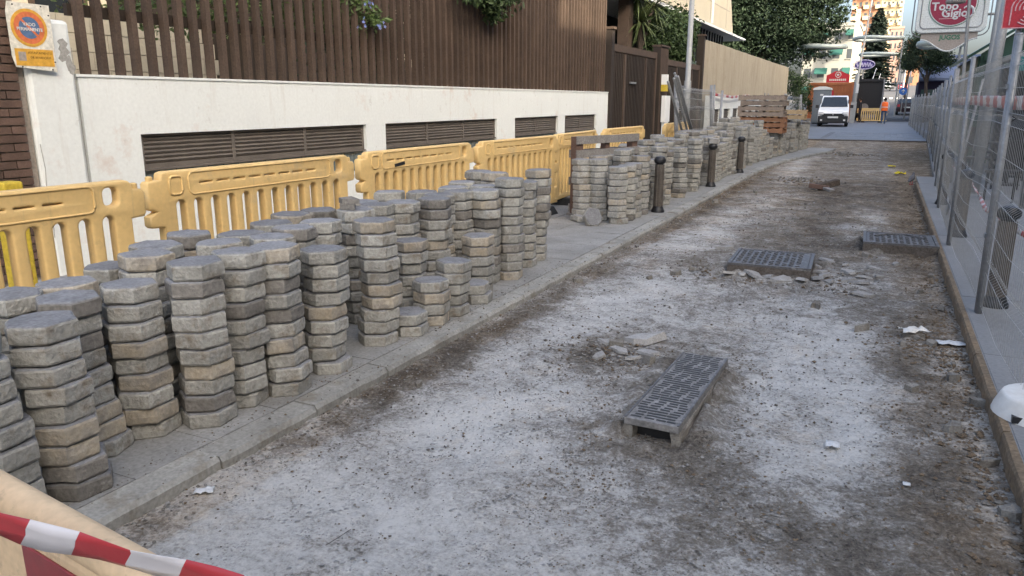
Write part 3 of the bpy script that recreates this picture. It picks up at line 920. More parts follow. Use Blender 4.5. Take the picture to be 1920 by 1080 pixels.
MB().bx(-.06, .06, -.3, .3, .8, 1.6).build('box', 'white_paint', g); MB().bx(-.05, .05, -.22, .22, -.02, .8).build('base', 'white_paint', g)
MB().bx(.061, .068, -.26, .26, .85, 1.55).build('door', 'white_paint', g)
g = thing('address_plate', 'small yellow and white plate fixed to the thick gate post', 'sign', (WX + .24, 23.55, 1.85))
MB().bx(-.16, .0, -.12, .12, 0, .2).build('yellow_half', 'yellow_post', g); MB().bx(-.16, .0, -.12, .12, .2, .5).build('white_half', 'white_paint', g)

bw = thing('beige_panel_wall', 'high beige wall of vertical concrete panels beyond the driveway gates', 'wall', (WX - .02, 29.5, .1))
npn = 27
q = MB(); q.bx(-.15, 0, .004, 1.02, -.3, 3.72); pn = q.mesh('panel', 'beige_wall')
q = MB()
for k in range(4): q.bx(0, .012, .10 + k * .255, .16 + k * .255, -.2, 3.70)
rib = q.mesh('rib', 'beige_wall')
for k in range(npn):
    p_ = place('panel', pn, bw, (rnd.uniform(-.004, .004), k * 1.025, rnd.uniform(-.008, .008)))
    place('rib', rib, p_)
lw = thing('low_white_wall', 'low white wall with small dark windows in front of the beige panels', 'wall', (-6.05, 29.6, .1))
b = MB(); b.bx(-.2, 0, 0, 16, 1.15, 1.66); b.bx(-.2, 0, 0, 16, -.2, .6)
for k in range(8): b.bx(-.2, 0, k * 2.1, k * 2.1 + .7, .6, 1.15)
b.build('wall', 'white_wall', lw)
for k in range(7):
    wo = MB().bx(-.18, -.1, k * 2.1 + .71, k * 2.1 + 2.09, .61, 1.14).build('window', 'louvre', lw)
    for s_ in range(5): MB().bx(-.1, -.075, k * 2.1 + .72, k * 2.1 + 2.08, .66 + s_ * .095, .71 + s_ * .095).build('louvre_slat', 'louvre', wo)
hb = thing('balcony_house', 'beige house with a long sloping balcony parapet above the beige wall', 'house', (-7.5, 26.0, .1))
b = MB(); b.prism([(-3.5, 4.92), (15.2, 4.80), (14.2, 6.35), (11.5, 6.6), (-3.5, 7.6)], 'x', -.18, 0); b.build('parapet', 'cream', hb)
MB().bx(-3.0, .12, -3.5, 18.4, 4.68, 4.78).build('slab', 'white_paint', hb)
MB().bx(-6, -2.6, -3.5, 14.6, 0, 8.5).build('wall', 'brown_dark', hb)
b = MB()
for y_ in (1.5, 5.0, 9.5, 13.2): b.bx(0, .012, y_, y_ + .02, 4.95, 6.3)
b.bx(0, .012, -3.0, 14.0, 5.75, 5.77)
b.build('joint', 'sign_beige', hb)
b = MB(); b.tube((.05, 9.7, 4.85), (.05, 9.7, 7.2), .06, 8); b.build('downpipe', 'white_paint', hb)
for k in range(16): MB().bx(-.12, -.08, 8.9 + k * .2, 8.96 + k * .2, 6.5, 7.5).build('baluster', 'wood_grey', hb)
MB().bx(-.14, -.05, 8.8, 12.2, 7.4, 7.5).build('handrail', 'wood_grey', hb)
MB().bx(-.6, -.25, -1.6, -1.1, 0, 4.68).build('pillar', 'brown_wood', hb)
for k in range(14): MB().bx(-.5, -.42, 6.8 + k * .62, 6.9 + k * .62, 3.2, 4.68).build('vent_bar', 'black', hb)

# ---------------------------------------------------------------- plastic barriers
def barrier_shape():
    L_ = 1.98
    outer = [(-.97, .10), (.99, .10), (.99, .16), (.90, .17), (.90, .50), (1.0, .505), (1.0, .62), (.905, .63), (.905, .775), (.985, .78), (1.0, .80), (1.0, .92), (.985, .94), (.93, .945),
             (.92, .98), (.905, .993), (.88, 1.0), (-.86, 1.0), (-.885, .993), (-.895, .98), (-.9, .95), (-.985, .945), (-1.0, .93), (-1.0, .78), (-.985, .765), (-.94, .75),
             (-1.0, .725), (-1.0, .665), (-.985, .65), (-.90, .645), (-.90, .30), (-.99, .28), (-.99, .17)]
    holes = []
    n = 12
    x0, x1 = -.83, .83
    p = (x1 - x0) / n
    for k in range(n):
        holes.append(rrect(x0 + k * p + .034, x0 + (k + 1) * p - .034, .17, .805, .032, 4))
    holes.append(rrect(.745, .835, .862, .965, .03, 4))
    for k in range(8):
        xs_ = -.60 + k * .145
        holes.append(rrect(xs_, xs_ + .10, .905, .911, .0025, 1))
    return outer, holes
ou, ho = barrier_shape()
bar_me = curve_mesh('panel', ou, ho, .075, .014, 'barrier')
bm = bmesh.new(); bm.from_mesh(bar_me); bmesh.ops.remove_doubles(bm, verts=bm.verts, dist=1e-4); bm.to_mesh(bar_me); bm.free()
bar_me.polygons.foreach_set('use_smooth', [True] * len(bar_me.polygons))
try: bar_me.set_sharp_from_angle(angle=R(50))
except Exception: pass
def make_barrier(label, a, c_, z=.058, group='cream plastic barriers in a row along the left pavement'):
    a, c_ = Vector((*a, 0)), Vector((*c_, 0))
    mid = (a + c_) / 2
    d = c_ - a
    t = thing('plastic_barrier', label, 'barrier', (mid.x, mid.y, z), 0, group)
    t.rotation_euler = (0, 0, math.atan2(d.y, d.x))
    t.scale = (1.04, 1.04, 1.04)
    # the panel is drawn in XY: stand it up so that x runs along the barrier
    place('panel', bar_me, t, (0, 0, 0), (R(90), 0, 0))
    for s in (-1, 1):
        MB().box((s * .55, 0, .05), (.20, .46, .10), taper=.75).build('foot', 'rubber', t, bevel=.012)
        MB().lathe([(.022, 0), (.022, .03), (.014, .036)], 10).build('hinge_pin', 'barrier', t, (s * .955, 0, .94))
    # raised frames on the upper band, seen from the road side
    for s in (-1, 1):
        f_ = MB()
        pts = rrect(-.69, .69, .838, .983, .04, 5)
        f_.path([(x, s * .0385, y) for x, y in pts], .0065, 6, closed=True)
        pts = rrect(-.84, -.74, .85, .965, .028, 4)
        f_.path([(x, s * .0385, y) for x, y in pts], .008, 6, closed=True)
        f_.build('moulded_rim', 'barrier', t, smooth=True)
    return t
blab = ['cream plastic barrier in front of the brick pier and garage opening', 'cream plastic barrier below the longest louvred window next to the gate pillar',
        'cream plastic barrier with a dark tape scrap on its upper band', 'cream plastic barrier in front of the two short louvred windows', 'cream plastic barrier directly behind the upright wooden pallet',
        'cream plastic barrier in front of the white wall end and driveway gate', 'cream plastic barrier beside the leaning mesh fence panels']
for lab, a, c_ in zip(blab, [(-4.147, 1.042), (-4.293, 3.334), (-4.272, 5.554), (-4.231, 7.711), (-4.168, 9.847), (-4.272, 12.244), (-4.168, 15.838)], [(-4.043, 3.105), (-4.231, 5.398), (-4.241, 7.617), (-4.085, 9.774), (-4.272, 11.91), (-4.168, 14.307), (-4.116, 17.902)]):
    bo = make_barrier(lab, a, c_)
    if 'scrap' in lab:
        MB().box((-.42, -.0425, .862), (.16, .004, .03), rot=(0, R(-6), 0)).build('tape_scrap', 'black', bo)
make_barrier('pale yellow plastic barrier standing between the dark truck and the man in orange', (-1.75, 63.2), (-.15, 63.0), .02, None)

# ---------------------------------------------------------------- hexagonal pavers
def paver_mesh(seed, mats, low=False, broken=False):
    rr = random.Random(seed)
    Rr, T = .132, .074
    seg = 2 if low else 4
    ringz = [0, .011, .036, .066, T] if not low else [0, .013, .063, T]
    n = 6 * seg
    b = MB()
    chips = [(rr.choice([rr.randrange(n), seg * rr.randrange(6)]), rr.choice([0, len(ringz) - 1, len(ringz) - 1]), rr.uniform(.003, .013)) for _ in range(4 if not low else 1)]
    for i, z in enumerate(ringz):
        for j in range(n):
            s, t = divmod(j, seg)
            a0, a1 = R(60 * s), R(60 * s + 60)
            p = Vector((math.cos(a0), math.sin(a0), 0)).lerp(Vector((math.cos(a1), math.sin(a1), 0)), t / seg) * Rr
            rad = 1.0
            if t == 0: rad -= .008
            rad += (rr.uniform(-.010, .008) if 0 < i < len(ringz) - 1 else rr.uniform(-.012, .003)) * (.35 if t == 0 else 1)
            if i == 0: rad -= .045 if not low else .07
            if i == len(ringz) - 1: rad -= .03 if not low else .06
            for cj, ci, cd in chips:
                dj = min((j - cj) % n, (cj - j) % n)
                if dj <= 1 and abs(i - ci) <= 1: rad -= cd / Rr * (1.0 if dj == 0 else .55) * (1.0 if i == ci else .5)
            zz = z + (rr.uniform(-.0018, .001) if i else rr.uniform(0, .002))
            b.v.append((p.x * rad, p.y * rad, zz))
    for i in range(len(ringz) - 1):
        for j in range(n):
            b.f.append((i * n + j, i * n + (j + 1) % n, (i + 1) * n + (j + 1) % n, (i + 1) * n + j)); b.m.append(0)
    k = len(ringz) - 1
    base = len(b.v)
    for j in range(n):
        x, y, z = b.v[k * n + j]
        b.v.append((x * .93, y * .93, T + .0045 + rr.uniform(-.001, .001)))
    for j in range(n):
        b.f.append((k * n + j, k * n + (j + 1) % n, base + (j + 1) % n, base + j)); b.m.append(1)
    b.v.append((0, 0, T + .0045))
    for j in range(n):
        b.f.append((base + j, base + (j + 1) % n, len(b.v) - 1)); b.m.append(1)
    b.f.append(tuple(range(n))[::-1]); b.m.append(0)
    me = b.mesh('hexagonal_paver', mats, fix=False)
    return me
KIND = ['grey', 'ochre', 'dark']
pm_ = {k: [paver_mesh(10 * i + s, ['paver_' + k, 'paver_top']) for s in range(7)] for i, k in enumerate(KIND)}
lowm = [paver_mesh(100 + s, ['paver_grey', 'paver_top'], low=True) for s in range(6)]
FRONT = [(-2.636, 1.417, 9), (-2.636, 1.667, 9), (-2.87, 1.93, 9), (-2.85, 2.16, 9), (-2.709, 2.37, 10), (-2.74, 2.62, 10), (-2.657, 2.824, 10), (-2.678, 3.189, 9), (-2.73, 3.73, 10), (-2.647, 3.98, 2), (-2.652, 4.241, 4), (-2.657, 4.501, 5), (-2.782, 5.127, 6), (-2.647, 4.856, 2), (-2.876, 6.2, 10), (-2.897, 6.513, 11)]
REAR = [(-2.897, 4.335, 7), (-3.126, 4.303, 10), (-3.355, 4.418, 10), (-3.136, 4.053, 10), (-3.553, 5.022, 10), (-3.063, 4.554, 10), (-2.97, 4.793, 10), (-3.282, 5.158, 10), (-3.189, 5.512, 10), (-3.074, 5.022, 10), (-3.032, 5.262, 10), (-2.876, 5.46, 10), (-3.022, 5.731, 10), (-2.772, 5.689, 11), (-3.116, 6.117, 11), (-3.355, 6.189, 11), (-3.345, 5.929, 10), (-3.116, 1.834, 9), (-3.105, 2.084, 9), (-3.303, 2.355, 9), (-3.053, 2.397, 10), (-3.209, 2.605, 10), (-3.324, 2.907, 10), (-3.022, 2.803, 10), (-3.105, 3.053, 10), (-2.855, 3.011, 10), (-2.97, 3.282, 10), (-3.199, 3.387, 10), (-3.366, 3.678, 10), (-3.001, 3.553, 10), (-3.355, 3.928, 10), (-2.886, 1.49, 9), (-3.261, 1.636, 9)]
ORD = ['first', 'second', 'third', 'fourth', 'fifth', 'sixth', 'seventh', 'eighth', 'ninth', 'tenth', 'eleventh', 'twelfth', 'thirteenth', 'fourteenth', 'fifteenth', 'sixteenth', 'seventeenth', 'eighteenth', 'nineteenth', 'twentieth']
def ordn(i): return ORD[i] if i < 20 else ('twenty-' + ORD[i - 20] if i < 29 else 'thirty-' + ORD[max(0, i - 30)] if i > 29 else 'thirtieth')
stacks = []        # (x, y, n, where, order, importance)
fs = sorted(FRONT, key=lambda s: -s[1])
for i, s in enumerate(fs): stacks.append((*s, 'kerbside stack', ordn(i), 'before the pallet', 0))
rs = sorted(REAR, key=lambda s: -s[1])
for i, s in enumerate(rs): stacks.append((*s, 'rear stack', ordn(i), 'before the pallet', 1))
# second, longer run of stacks beyond the upright pallet
B = []
rb = random.Random(21)
for row, xr in enumerate((-2.88, -3.15, -3.42)):
    y = 8.98 + .13 * (row % 2)
    while y < 26.6:
        shift = (y - 20.3) * .09 if y > 20.3 else 0
        if row == 0 and any(abs(y - q) < .26 for q in (10.14, 13.68, 16.67)):
            y += .05; continue
        if y < 9.9: n = 10
        elif y < 13.1: n = 11 if row else 10
        elif y < 17.2: n = 11
        elif y < 20.6: n = 13
        elif y < 24: n = 9
        else: n = 11
        under = 21.0 < y < 23.4 and row > 0
        if under: n = 8
        else: n += rb.choice([-2, -1, 0, 0, 0, 1])
        if row == 0 and 16.9 < y < 20.8: n -= rb.choice([1, 2, 3, 4])
        if under or rb.random() > (.13 if y > 10.3 else 0):
            B.append((xr + shift + rb.uniform(-.035, .035), y, n, row))
        y += .285 + rb.uniform(0, .03)
for row in range(3):
    l = sorted([s for s in B if s[3] == row], key=lambda s: s[1])
    for i, s in enumerate(l): stacks.append((s[0], s[1], s[2], ['kerbside stack', 'middle stack', 'back stack'][row], ordn(i) if i < 38 else 'far', 'past the pallet', 0 if row == 0 else 2))
allp = []
for (x, y, n, where, od, side, imp) in stacks:
    lean = Vector((rnd.gauss(0, .006), rnd.gauss(0, .006)))
    z = .059
    ang0 = -24 + rnd.gauss(0, 7)
    cx, cy = 0, 0
    nn = int(n)
    if side.startswith('before'): x -= .085 if y < 2.6 else (.055 if y < 3.3 else .03)
    blean = Vector((-.009, -.004)) * max(0.0, min(1.0, (2.4 - y) / .9)) if side.startswith('before') else Vector((0, 0))
    for k in range(nn):
        cx += rnd.gauss(0, .010) - cx * .15; cy += rnd.gauss(0, .010) - cy * .15
        lim = .024
        ox = max(-lim, min(lim, cx + lean.x * k * .35)); oy = max(-lim, min(lim, cy + lean.y * k * .35))
        ox += blean.x * k; oy += blean.y * k
        ang = ang0 + rnd.gauss(0, 5) + (rnd.uniform(-16, 16) if rnd.random() < .1 else 0)
        kind = rnd.choices(KIND, (.76, .14, .10))[0] if side.startswith('before') else rnd.choices(KIND, (.82, .08, .10))[0]
        vis = imp == 0 or k >= nn - 3 or (imp == 1 and y > 3.9 and x > -3.0)
        dist = math.hypot(x, y)
        score = dist + (0 if vis else 100) + (imp * .6)
        tilt = (rnd.gauss(0, .012), rnd.gauss(0, .012))
        allp.append([score, (x + ox, y + oy, z), (tilt[0], tilt[1], R(ang)), kind, nn - 1 - k, nn, where, od, side])
        z += .0795 * rnd.uniform(.985, 1.0)
# the loose ones by the upright pallet
allp.sort(key=lambda p: p[0])
cname = {'grey': 'grey', 'ochre': 'ochre stained', 'dark': 'dark grimy'}
for p in allp[:297]:
    o = bpy.data.objects.new('hexagonal_paver', rnd.choice(pm_[p[3]]))
    C.objects.link(o)
    o.location, o.rotation_euler = p[1], p[2]
    o.scale = (rnd.uniform(.97, 1.02), rnd.uniform(.97, 1.02), rnd.uniform(.93, 1.0))
    pos = 'topmost' if p[4] == 0 else ('bottom' if p[4] == p[5] - 1 else ordn(p[4]) + ' from top')
    tag(o, f'{cname[p[3]]} hexagonal concrete paver, {pos} of the {p[7]} {p[6]} {p[8]}', 'paver', 'hexagonal pavers stacked on the left pavement')
for lc, rot, lab in (((-3.33, 8.90, .068), (R(4), R(6), .3), 'loose hexagonal paver lying flat on the pavement by the upright pallet'),
                     ((-3.15, 8.69, .145), (R(70), R(10), .8), 'loose hexagonal paver standing tilted on edge against the stacks by the pallet'),
                     ((-3.27, 9.04, .158), (R(24), R(12), .2), 'loose hexagonal paver leaning on another one by the upright pallet')):
    o = place('hexagonal_paver', pm_['grey'][2], None, lc, rot)
    tag(o, lab, 'paver', 'hexagonal pavers stacked on the left pavement')
sb = MB()
cache = [([v.co.copy() for v in m.vertices], [tuple(p.vertices) for p in m.polygons], [p.material_index for p in m.polygons]) for m in lowm]
for p in allp[297:]:
    vs_, fs_, ms_ = rnd.choice(cache)
    mm = Matrix.Translation(p[1]) @ Euler(p[2]).to_matrix().to_4x4()
    o_ = len(sb.v)
    sb.v += [tuple(mm @ v) for v in vs_]
    sb.f += [tuple(i + o_ for i in f) for f in fs_]
    ki = KIND.index(p[3])
    sb.m += [3 if m else ki for m in ms_]
stuff(sb.build('stacked_pavers', ['paver_grey', 'paver_ochre', 'paver_dark', 'paver_top'], fix=False), 'dense further stacks of grey hexagonal pavers behind and beyond the near ones', 'pavers')
# half pavers lying on top of the stacks
g_ = MB(); g_.prism([(-.12, 0), (.12, 0), (.06, .10), (-.06, .10)], 'z', 0, .035)
hm = g_.mesh('broken_paver', ['paver_dark'])
tag(place('broken_paver', hm, None, (-3.16, 4.06, .06 + 10 * .0795 - .004), (0, 0, 2.2)), 'thin broken half paver lying lower on a rear stack', 'broken paver')
tag(place('broken_paver', hm, None, (-3.16, 4.065, .06 + 10 * .0795 + .03), (0, .03, 2.45)), 'thin broken half paver resting on another half', 'broken paver')

# ---------------------------------------------------------------- bollards
def make_bollard(label, loc, group):
    t = thing('bollard', label, 'bollard', loc, rnd.uniform(0, 1), group)
    b = MB(); b.lathe([(.088, 0), (.088, .025), (.076, .045), (.068, .07), (.062, .085)], 20); smooth_angle(b.build('base', 'black', t))
    b = MB(); b.lathe([(.064, .08), (.062, .3), (.060, .63)], 24, flute=(0, 2)); b.build('column', 'bollard', t)
    b = MB(); b.lathe([(.05, .625), (.05, .64), (.070, .655), (.078, .68), (.075, .705), (.055, .73), (.02, .74)], 20); smooth_angle(b.build('cap', 'black', t))
    return t
for y_, lab in ((9.73, 'fluted dark brown bollard on the left kerb beside the upright pallet stacks'), (13.13, 'fluted bollard on the left kerb with a grey block balanced on it'), (16.0, 'fluted dark bollard on the left kerb before the pallet pile')):
    make_bollard(lab, (-2.7, y_ * 1.042, .058), 'bollards along the left kerb').scale = (1.04, 1.04, 1.04)
b = MB(); b.box((0, 0, .045), (.17, .13, .09)); tag(b.build('concrete_block', 'stone_pale', None, (-2.7, 13.68, .826), (.03, .02, .4), bevel=.008), 'grey concrete block balanced on a bollard cap', 'block')
for y_, lab in ((6.27, 'fluted bollard behind the mesh fence wrapped with tape, close to the white plastic base'), (9.5, 'second fluted bollard behind the mesh fence beyond the white plastic base'), (12.45, 'third fluted bollard behind the mesh fence beyond the white plastic base'),
                (15.6, 'fourth fluted bollard behind the mesh fence, level with the pigeon'), (18.8, 'fifth fluted bollard behind the mesh fence, past the pigeon')):
    make_bollard(lab, (.86 if y_ < 15 else 1.3, y_, .096), 'bollards along the right pavement')

# ---------------------------------------------------------------- ironwork left standing in the dug road
g = thing('drain_grate', 'long raised cast iron drain cover with ribbed top in the dug road', 'drain', (-.815, 3.70, 0), R(-1.5))
W2, L2, H = .132, .53, .105
def rough_wall(w, ln, h, seed, amp=.008):
    rr = random.Random(seed)
    b = MB(); n = 14
    for i in range(n + 1):
        y = -ln / 2 + ln * i / n
        for x, z in ((-w / 2, -.06), (w / 2, -.06), (w / 2, h * .4), (w / 2, h * .8), (w / 2 - .004, h), (-w / 2 + .004, h), (-w / 2, h * .8), (-w / 2, h * .4)):
            b.v.append((x + rr.uniform(-amp, amp) * (1.6 if z < h * .7 else .6), y, z + (rr.uniform(-amp, 0) * .5 if z > 0 else 0)))
    for i in range(n):
        for k in range(8): b.f.append((i * 8 + k, i * 8 + (k + 1) % 8, i * 8 + 8 + (k + 1) % 8, i * 8 + 8 + k)); b.m.append(0)
    b.f += [tuple(range(8)), tuple(n * 8 + k for k in range(8))[::-1]]; b.m += [0, 0]
    return b
for s_ in (-1, 1): rough_wall(.05, 2 * L2 - .02, H - .03, 5 + s_).build('side_wall', 'stone', g, (s_ * (W2 - .018), .005, 0))
rough_wall(.035, 2 * W2 - .07, H - .022, 9).build('end_wall', 'stone', g, (0, L2 - .03, 0), (0, 0, R(90)))
MB().bx(-W2 + .03, W2 - .03, -L2 + .07, -L2 + .08, -.05, H - .024).build('gap_shade_sheet', 'black', g)  # black sheet paints the shade inside the open channel end
MB().bx(-W2, W2, -L2, L2, H - .034, H).build('cover', 'iron_worn', g, bevel=.003)
q = MB(); q.box((0, 0, 0), (.047, .015, .004)); rm = q.mesh('slot', 'iron_dark')
for r_ in range(33):
    for k in range(4):
        x = -.084 + k * .056 + .011 * math.sin(r_ * .9 + k)
        o = place('slot', rm, g, (x, -L2 + .035 + r_ * .0312 + rnd.uniform(-.002, .002), H - .0008), (0, 0, rnd.uniform(-.04, .04)))
        o.scale = (rnd.uniform(.8, 1.12), 1, 1)
b = MB()
for s_ in (-1, 1): b.bx(s_ * (W2 - .006) - .005, s_ * (W2 - .006) + .005, -L2 + .004, L2 - .004, H - .001, H + .004)
b.build('rim', 'iron', g)
def hatch(name, label, loc, sx, sy, H, rz):
    g = thing(name, label, 'manhole', loc, rz)
    MB().bx(-sx, sx, -sy, sy, -.08, H - .02).build('frame', 'iron_side', g, bevel=.006)
    b = MB()
    for s in (-1, 1):
        b.bx(s * sx - (0.03 if s > 0 else 0), s * sx + (.03 if s < 0 else 0), -sy, sy, H - .02, H)
        b.bx(-sx + .03, sx - .03, s * sy - (.03 if s > 0 else 0), s * sy + (.03 if s < 0 else 0), H - .02, H)
    b.build('rim', 'iron', g)
    MB().bx(-sx + .035, sx - .035, -sy + .035, sy - .035, H - .02, H - .005).build('lid', 'iron', g)
    q = MB(); q.box((0, 0, 0), (.04, .012, .008), rot=(0, 0, R(40))); m1 = q.mesh('tread', 'iron')
    q = MB(); q.box((0, 0, 0), (.04, .012, .008), rot=(0, 0, R(-40))); m2 = q.mesh('tread', 'iron')
    nx, ny = int((2 * sx - .12) / .058), int((2 * sy - .12) / .058)
    for i in range(nx):
        for j in range(ny):
            if (i * 7 + j * 3) % 11 == 0: continue
            place('tread', m1 if (i + j) % 2 else m2, g, (-sx + .08 + i * .058, -sy + .08 + j * .058, H - .001))
    return g
hatch('manhole_cover', 'square cast iron manhole left raised among broken concrete in the dug road', (-.82, 7.3, 0), .36, .38, .115, R(2))
h2 = hatch('manhole_cover', 'square iron manhole with a curved rim abutting the right pavement edge', (.275, 8.95, 0), .355, .36, .12, R(1))
b = MB(); b.path([(-.24 + .48 * (i / 16), .06 + .22 * math.sin(math.pi * i / 16), .122) for i in range(17)], .012, 6); b.build('arched_rim', 'iron', h2)

# ---------------------------------------------------------------- broken concrete, rubble, litter
def shard(seed, r=.09, t=.03, n=5, mat='stone_pale'):
    rr = random.Random(seed)
    b = MB()
    angs = sorted(rr.uniform(0, 2 * math.pi) for _ in range(n))
    angs = [2 * math.pi * i / n + rr.uniform(-.42, .42) for i in range(n)]
    rad = [r * rr.uniform(.45, 1.2) for _ in range(n)]
    for z, k in ((-t * .6, 1.0), (t, .9)):
        for a, q_ in zip(angs, rad):
            b.v.append((q_ * k * math.cos(a), q_ * k * math.sin(a) * .7, z + (rr.uniform(-.45, .3) * t if z > 0 else 0)))
    b.v.append((r * rr.uniform(-.3, .3), r * rr.uniform(-.25, .25), t * 1.15))
    for j in range(n):
        b.f.append((j, (j + 1) % n, n + (j + 1) % n, n + j)); b.m.append(0)
        b.f.append((n + j, n + (j + 1) % n, 2 * n)); b.m.append(0)
    b.f.append(tuple(range(n))[::-1]); b.m.append(0)
    return b.mesh('concrete_shard', mat)
sh_pale = [shard(i, r=.08, t=.018, n=5 + i % 2) for i in range(8)]
sh_dark = [shard(30 + i, r=.075, t=.034, n=5 + i % 3, mat='stone') for i in range(8)]
def put_shard(x, y, s, pale=True, lab=None, grp='broken concrete shards around the manhole', tilt=.15):
    o = place('concrete_shard', rnd.choice(sh_pale if pale else sh_dark), None, (x, y, .010 + .034 * min(1, mound(x, y))), (rnd.uniform(-tilt, tilt), rnd.uniform(-tilt, tilt), rnd.uniform(0, 6.28)))
    if not pale: s *= .8
    o.scale = (s * rnd.uniform(1.2, 1.7), s * rnd.uniform(1.0, 1.3), s * .8) if pale else (s * rnd.uniform(.8, 1.2), s, s)
    tag(o, lab, 'shard', grp)
for x, y, s in [(-.66, 6.80, 1.2), (-.92, 6.87, 1.0), (-1.12, 6.84, 1.0), (-1.02, 6.85, .7), (-.78, 6.86, .8), (-.5, 6.86, .9), (-.40, 6.95, 1.2), (-.36, 7.1, 1.1), (-.40, 7.25, .9), (-.3, 6.93, .8), (-.42, 7.45, .8)]:
    put_shard(x, y, s, True, 'pale flat concrete shard lying against the raised manhole in mid road', tilt=.3)
for x, y, s in [(-.16, 7.46, 1.1), (-.14, 7.09, 1.0), (-.05, 7.04, 1.0), (.24, 8.04, .9), (.05, 7.75, .8), (-.02, 7.3, .7), (-.2, 7.8, .7), (.1, 7.4, .6), (-.35, 7.9, .9), (-1.4, 8.18, 1.2), (.0, 6.6, .8)]:
    put_shard(x, y, s, True, 'pale concrete shard scattered between the two manholes', 'concrete shards scattered between the manholes')
for x, y, s in [(-1.3, 4.62, 1.7), (-1.42, 4.47, .9), (-1.36, 4.36, .7), (-1.5, 4.5, .6), (-1.2, 4.40, .7), (-1.12, 4.22, .9), (-1.45, 4.2, .6), (-1.25, 4.25, .6)]:
    put_shard(x, y, s * 1.2, s != .9, 'grey rubble lump beside the ribbed drain cover', 'rubble lumps beside the drain cover')
for x, y, s in [(-.33, 6.07, 1.1), (.01, 5.54, 1.3), (.33, 5.50, 1.3), (.42, 5.38, 1.0), (.25, 5.3, .8), (.5, 4.7, 1.1), (.58, 4.35, .9), (.45, 3.95, 1.0), (.57, 3.6, .9), (.3, 4.45, .8), (.6, 3.15, 1.1), (.55, 6.4, .8), (.42, 6.9, .7), (-.02, 8.36, 1.1), (.52, 7.6, .8)]:
    put_shard(x, y, s, False, 'dirty stone lump in the soil near the right pavement edge', 'stone lumps along the right pavement edge')
for x, y, s in [(-1.57, 6.7, .9), (-1.75, 6.4, .7), (-1.5, 6.95, .7), (-2.3, 6.0, .9), (-2.28, 12.0, 1.3), (-1.9, 13.6, 1.2), (-1.4, 15.9, 1.4), (-1.5, 16.2, 1.3), (-1.3, 16.3, 1.3), (-2.2, 3.3, .6), (-1.0, 24.6, 2.4), (-.8, 24.9, 2.0), (-1.2, 25.2, 1.6)]:
    put_shard(x, y, s, False, 'grey stone lump lying in the soil towards the left kerb', 'stone lumps on the left of the dug road')
# log of broken wood
g = thing('broken_post', 'splintered brown wooden post remains lying in the dug road', 'wood', (-.85, 14.6, .0), .5)
b = MB(); b.box((.08, .05, .09), (.42, .12, .11), rot=(0, -.2, .2)); b.build('log', 'bark', g, bevel=.012)
b = MB(); b.box((-.12, -.02, .06), (.34, .09, .08), rot=(0, .12, -.5)); b.build('splinter', 'wood_dark', g, bevel=.01)
b = MB(); b.box((-.02, -.2, .03), (.1, .22, .05), rot=(.1, 0, .15)); b.build('pale_chip', 'wood_grey', g, bevel=.008)
# rubble as uncountable grit
def pebble(rr, r):
    b = []
    for x, y, z in ((1, 0, 0), (-1, 0, 0), (0, 1, 0), (0, -1, 0), (0, 0, 1), (0, 0, -1)):
        k = r * rr.uniform(.6, 1.2)
        b.append(Vector((x * k, y * k, z * k * .6)))
    return b, [(0, 2, 4), (2, 1, 4), (1, 3, 4), (3, 0, 4), (2, 0, 5), (1, 2, 5), (3, 1, 5), (0, 3, 5)]
rr = random.Random(99)
rb1 = MB()
clusters = [(.52, 4.2, .07, 1.6, 420, .013), (.4, 5.4, .12, .2, 200, .014), (.55, 10, .06, 2.5, 300, .016), (-.9, 3.2, 1.0, 1.0, 1300, .0042), (-.8, 5.2, .9, 1.6, 1100, .006), (-1.7, 2.9, .2, .5, 260, .006), (-.3, 2.7, .15, .2, 260, .007), (-1.0, 2.7, .12, .12, 200, .006), (.45, 4.0, .16, 1.3, 700, .008), (-2.25, 4.2, .12, 1.6, 900, .006), (-.7, 9, .9, 2.2, 1100, .009), (-.4, 2.4, .6, .5, 900, .004), (-1.2, 4.1, .35, .3, 700, .006), (-.8, 7.1, .5, .4, 500, .009), (.5, 8.5, .12, 2.2, 500, .01), (-.82, 3.2, .25, .12, 260, .007), (-.55, 3.8, .07, .4, 240, .007),
            (-1.38, 4.4, .22, .16, 330, .011), (-1.25, 4.15, .2, .12, 220, .009), (-.62, 4.1, .1, .3, 140, .009), (-.6, 3.3, .08, .2, 100, .009), (-1.03, 3.5, .06, .4, 120, .008), (-1.15, 7.0, .16, .18, 220, .016), (-.75, 6.8, .35, .1, 240, .013), (-.3, 7.2, .2, .3, 180, .014),
            (.56, 4.5, .07, 1.4, 260, .012), (.58, 8.5, .06, 3.0, 420, .013), (-2.36, 3.5, .05, 1.2, 420, .008), (-2.36, 7.5, .05, 2.5, 380, .011), (-2.34, 13, .06, 3, 260, .015), (-.9, 5, 1.0, 2.2, 900, .006), (-.9, 2.6, 1.0, .8, 700, .005), (-1, 10, 1.0, 3, 500, .011), (.3, 5.4, .2, .25, 220, .011), (-1.4, 16.2, .3, .35, 200, .03), (.2, 3.5, .3, .9, 300, .007),
            (-2.62, 2.9, .05, 1.3, 420, .005), (-2.6, 5.0, .05, 1.0, 200, .007), (-.9, 24.8, .35, .3, 120, .04), (-1.25, 12.3, .5, 1.5, 160, .016)]
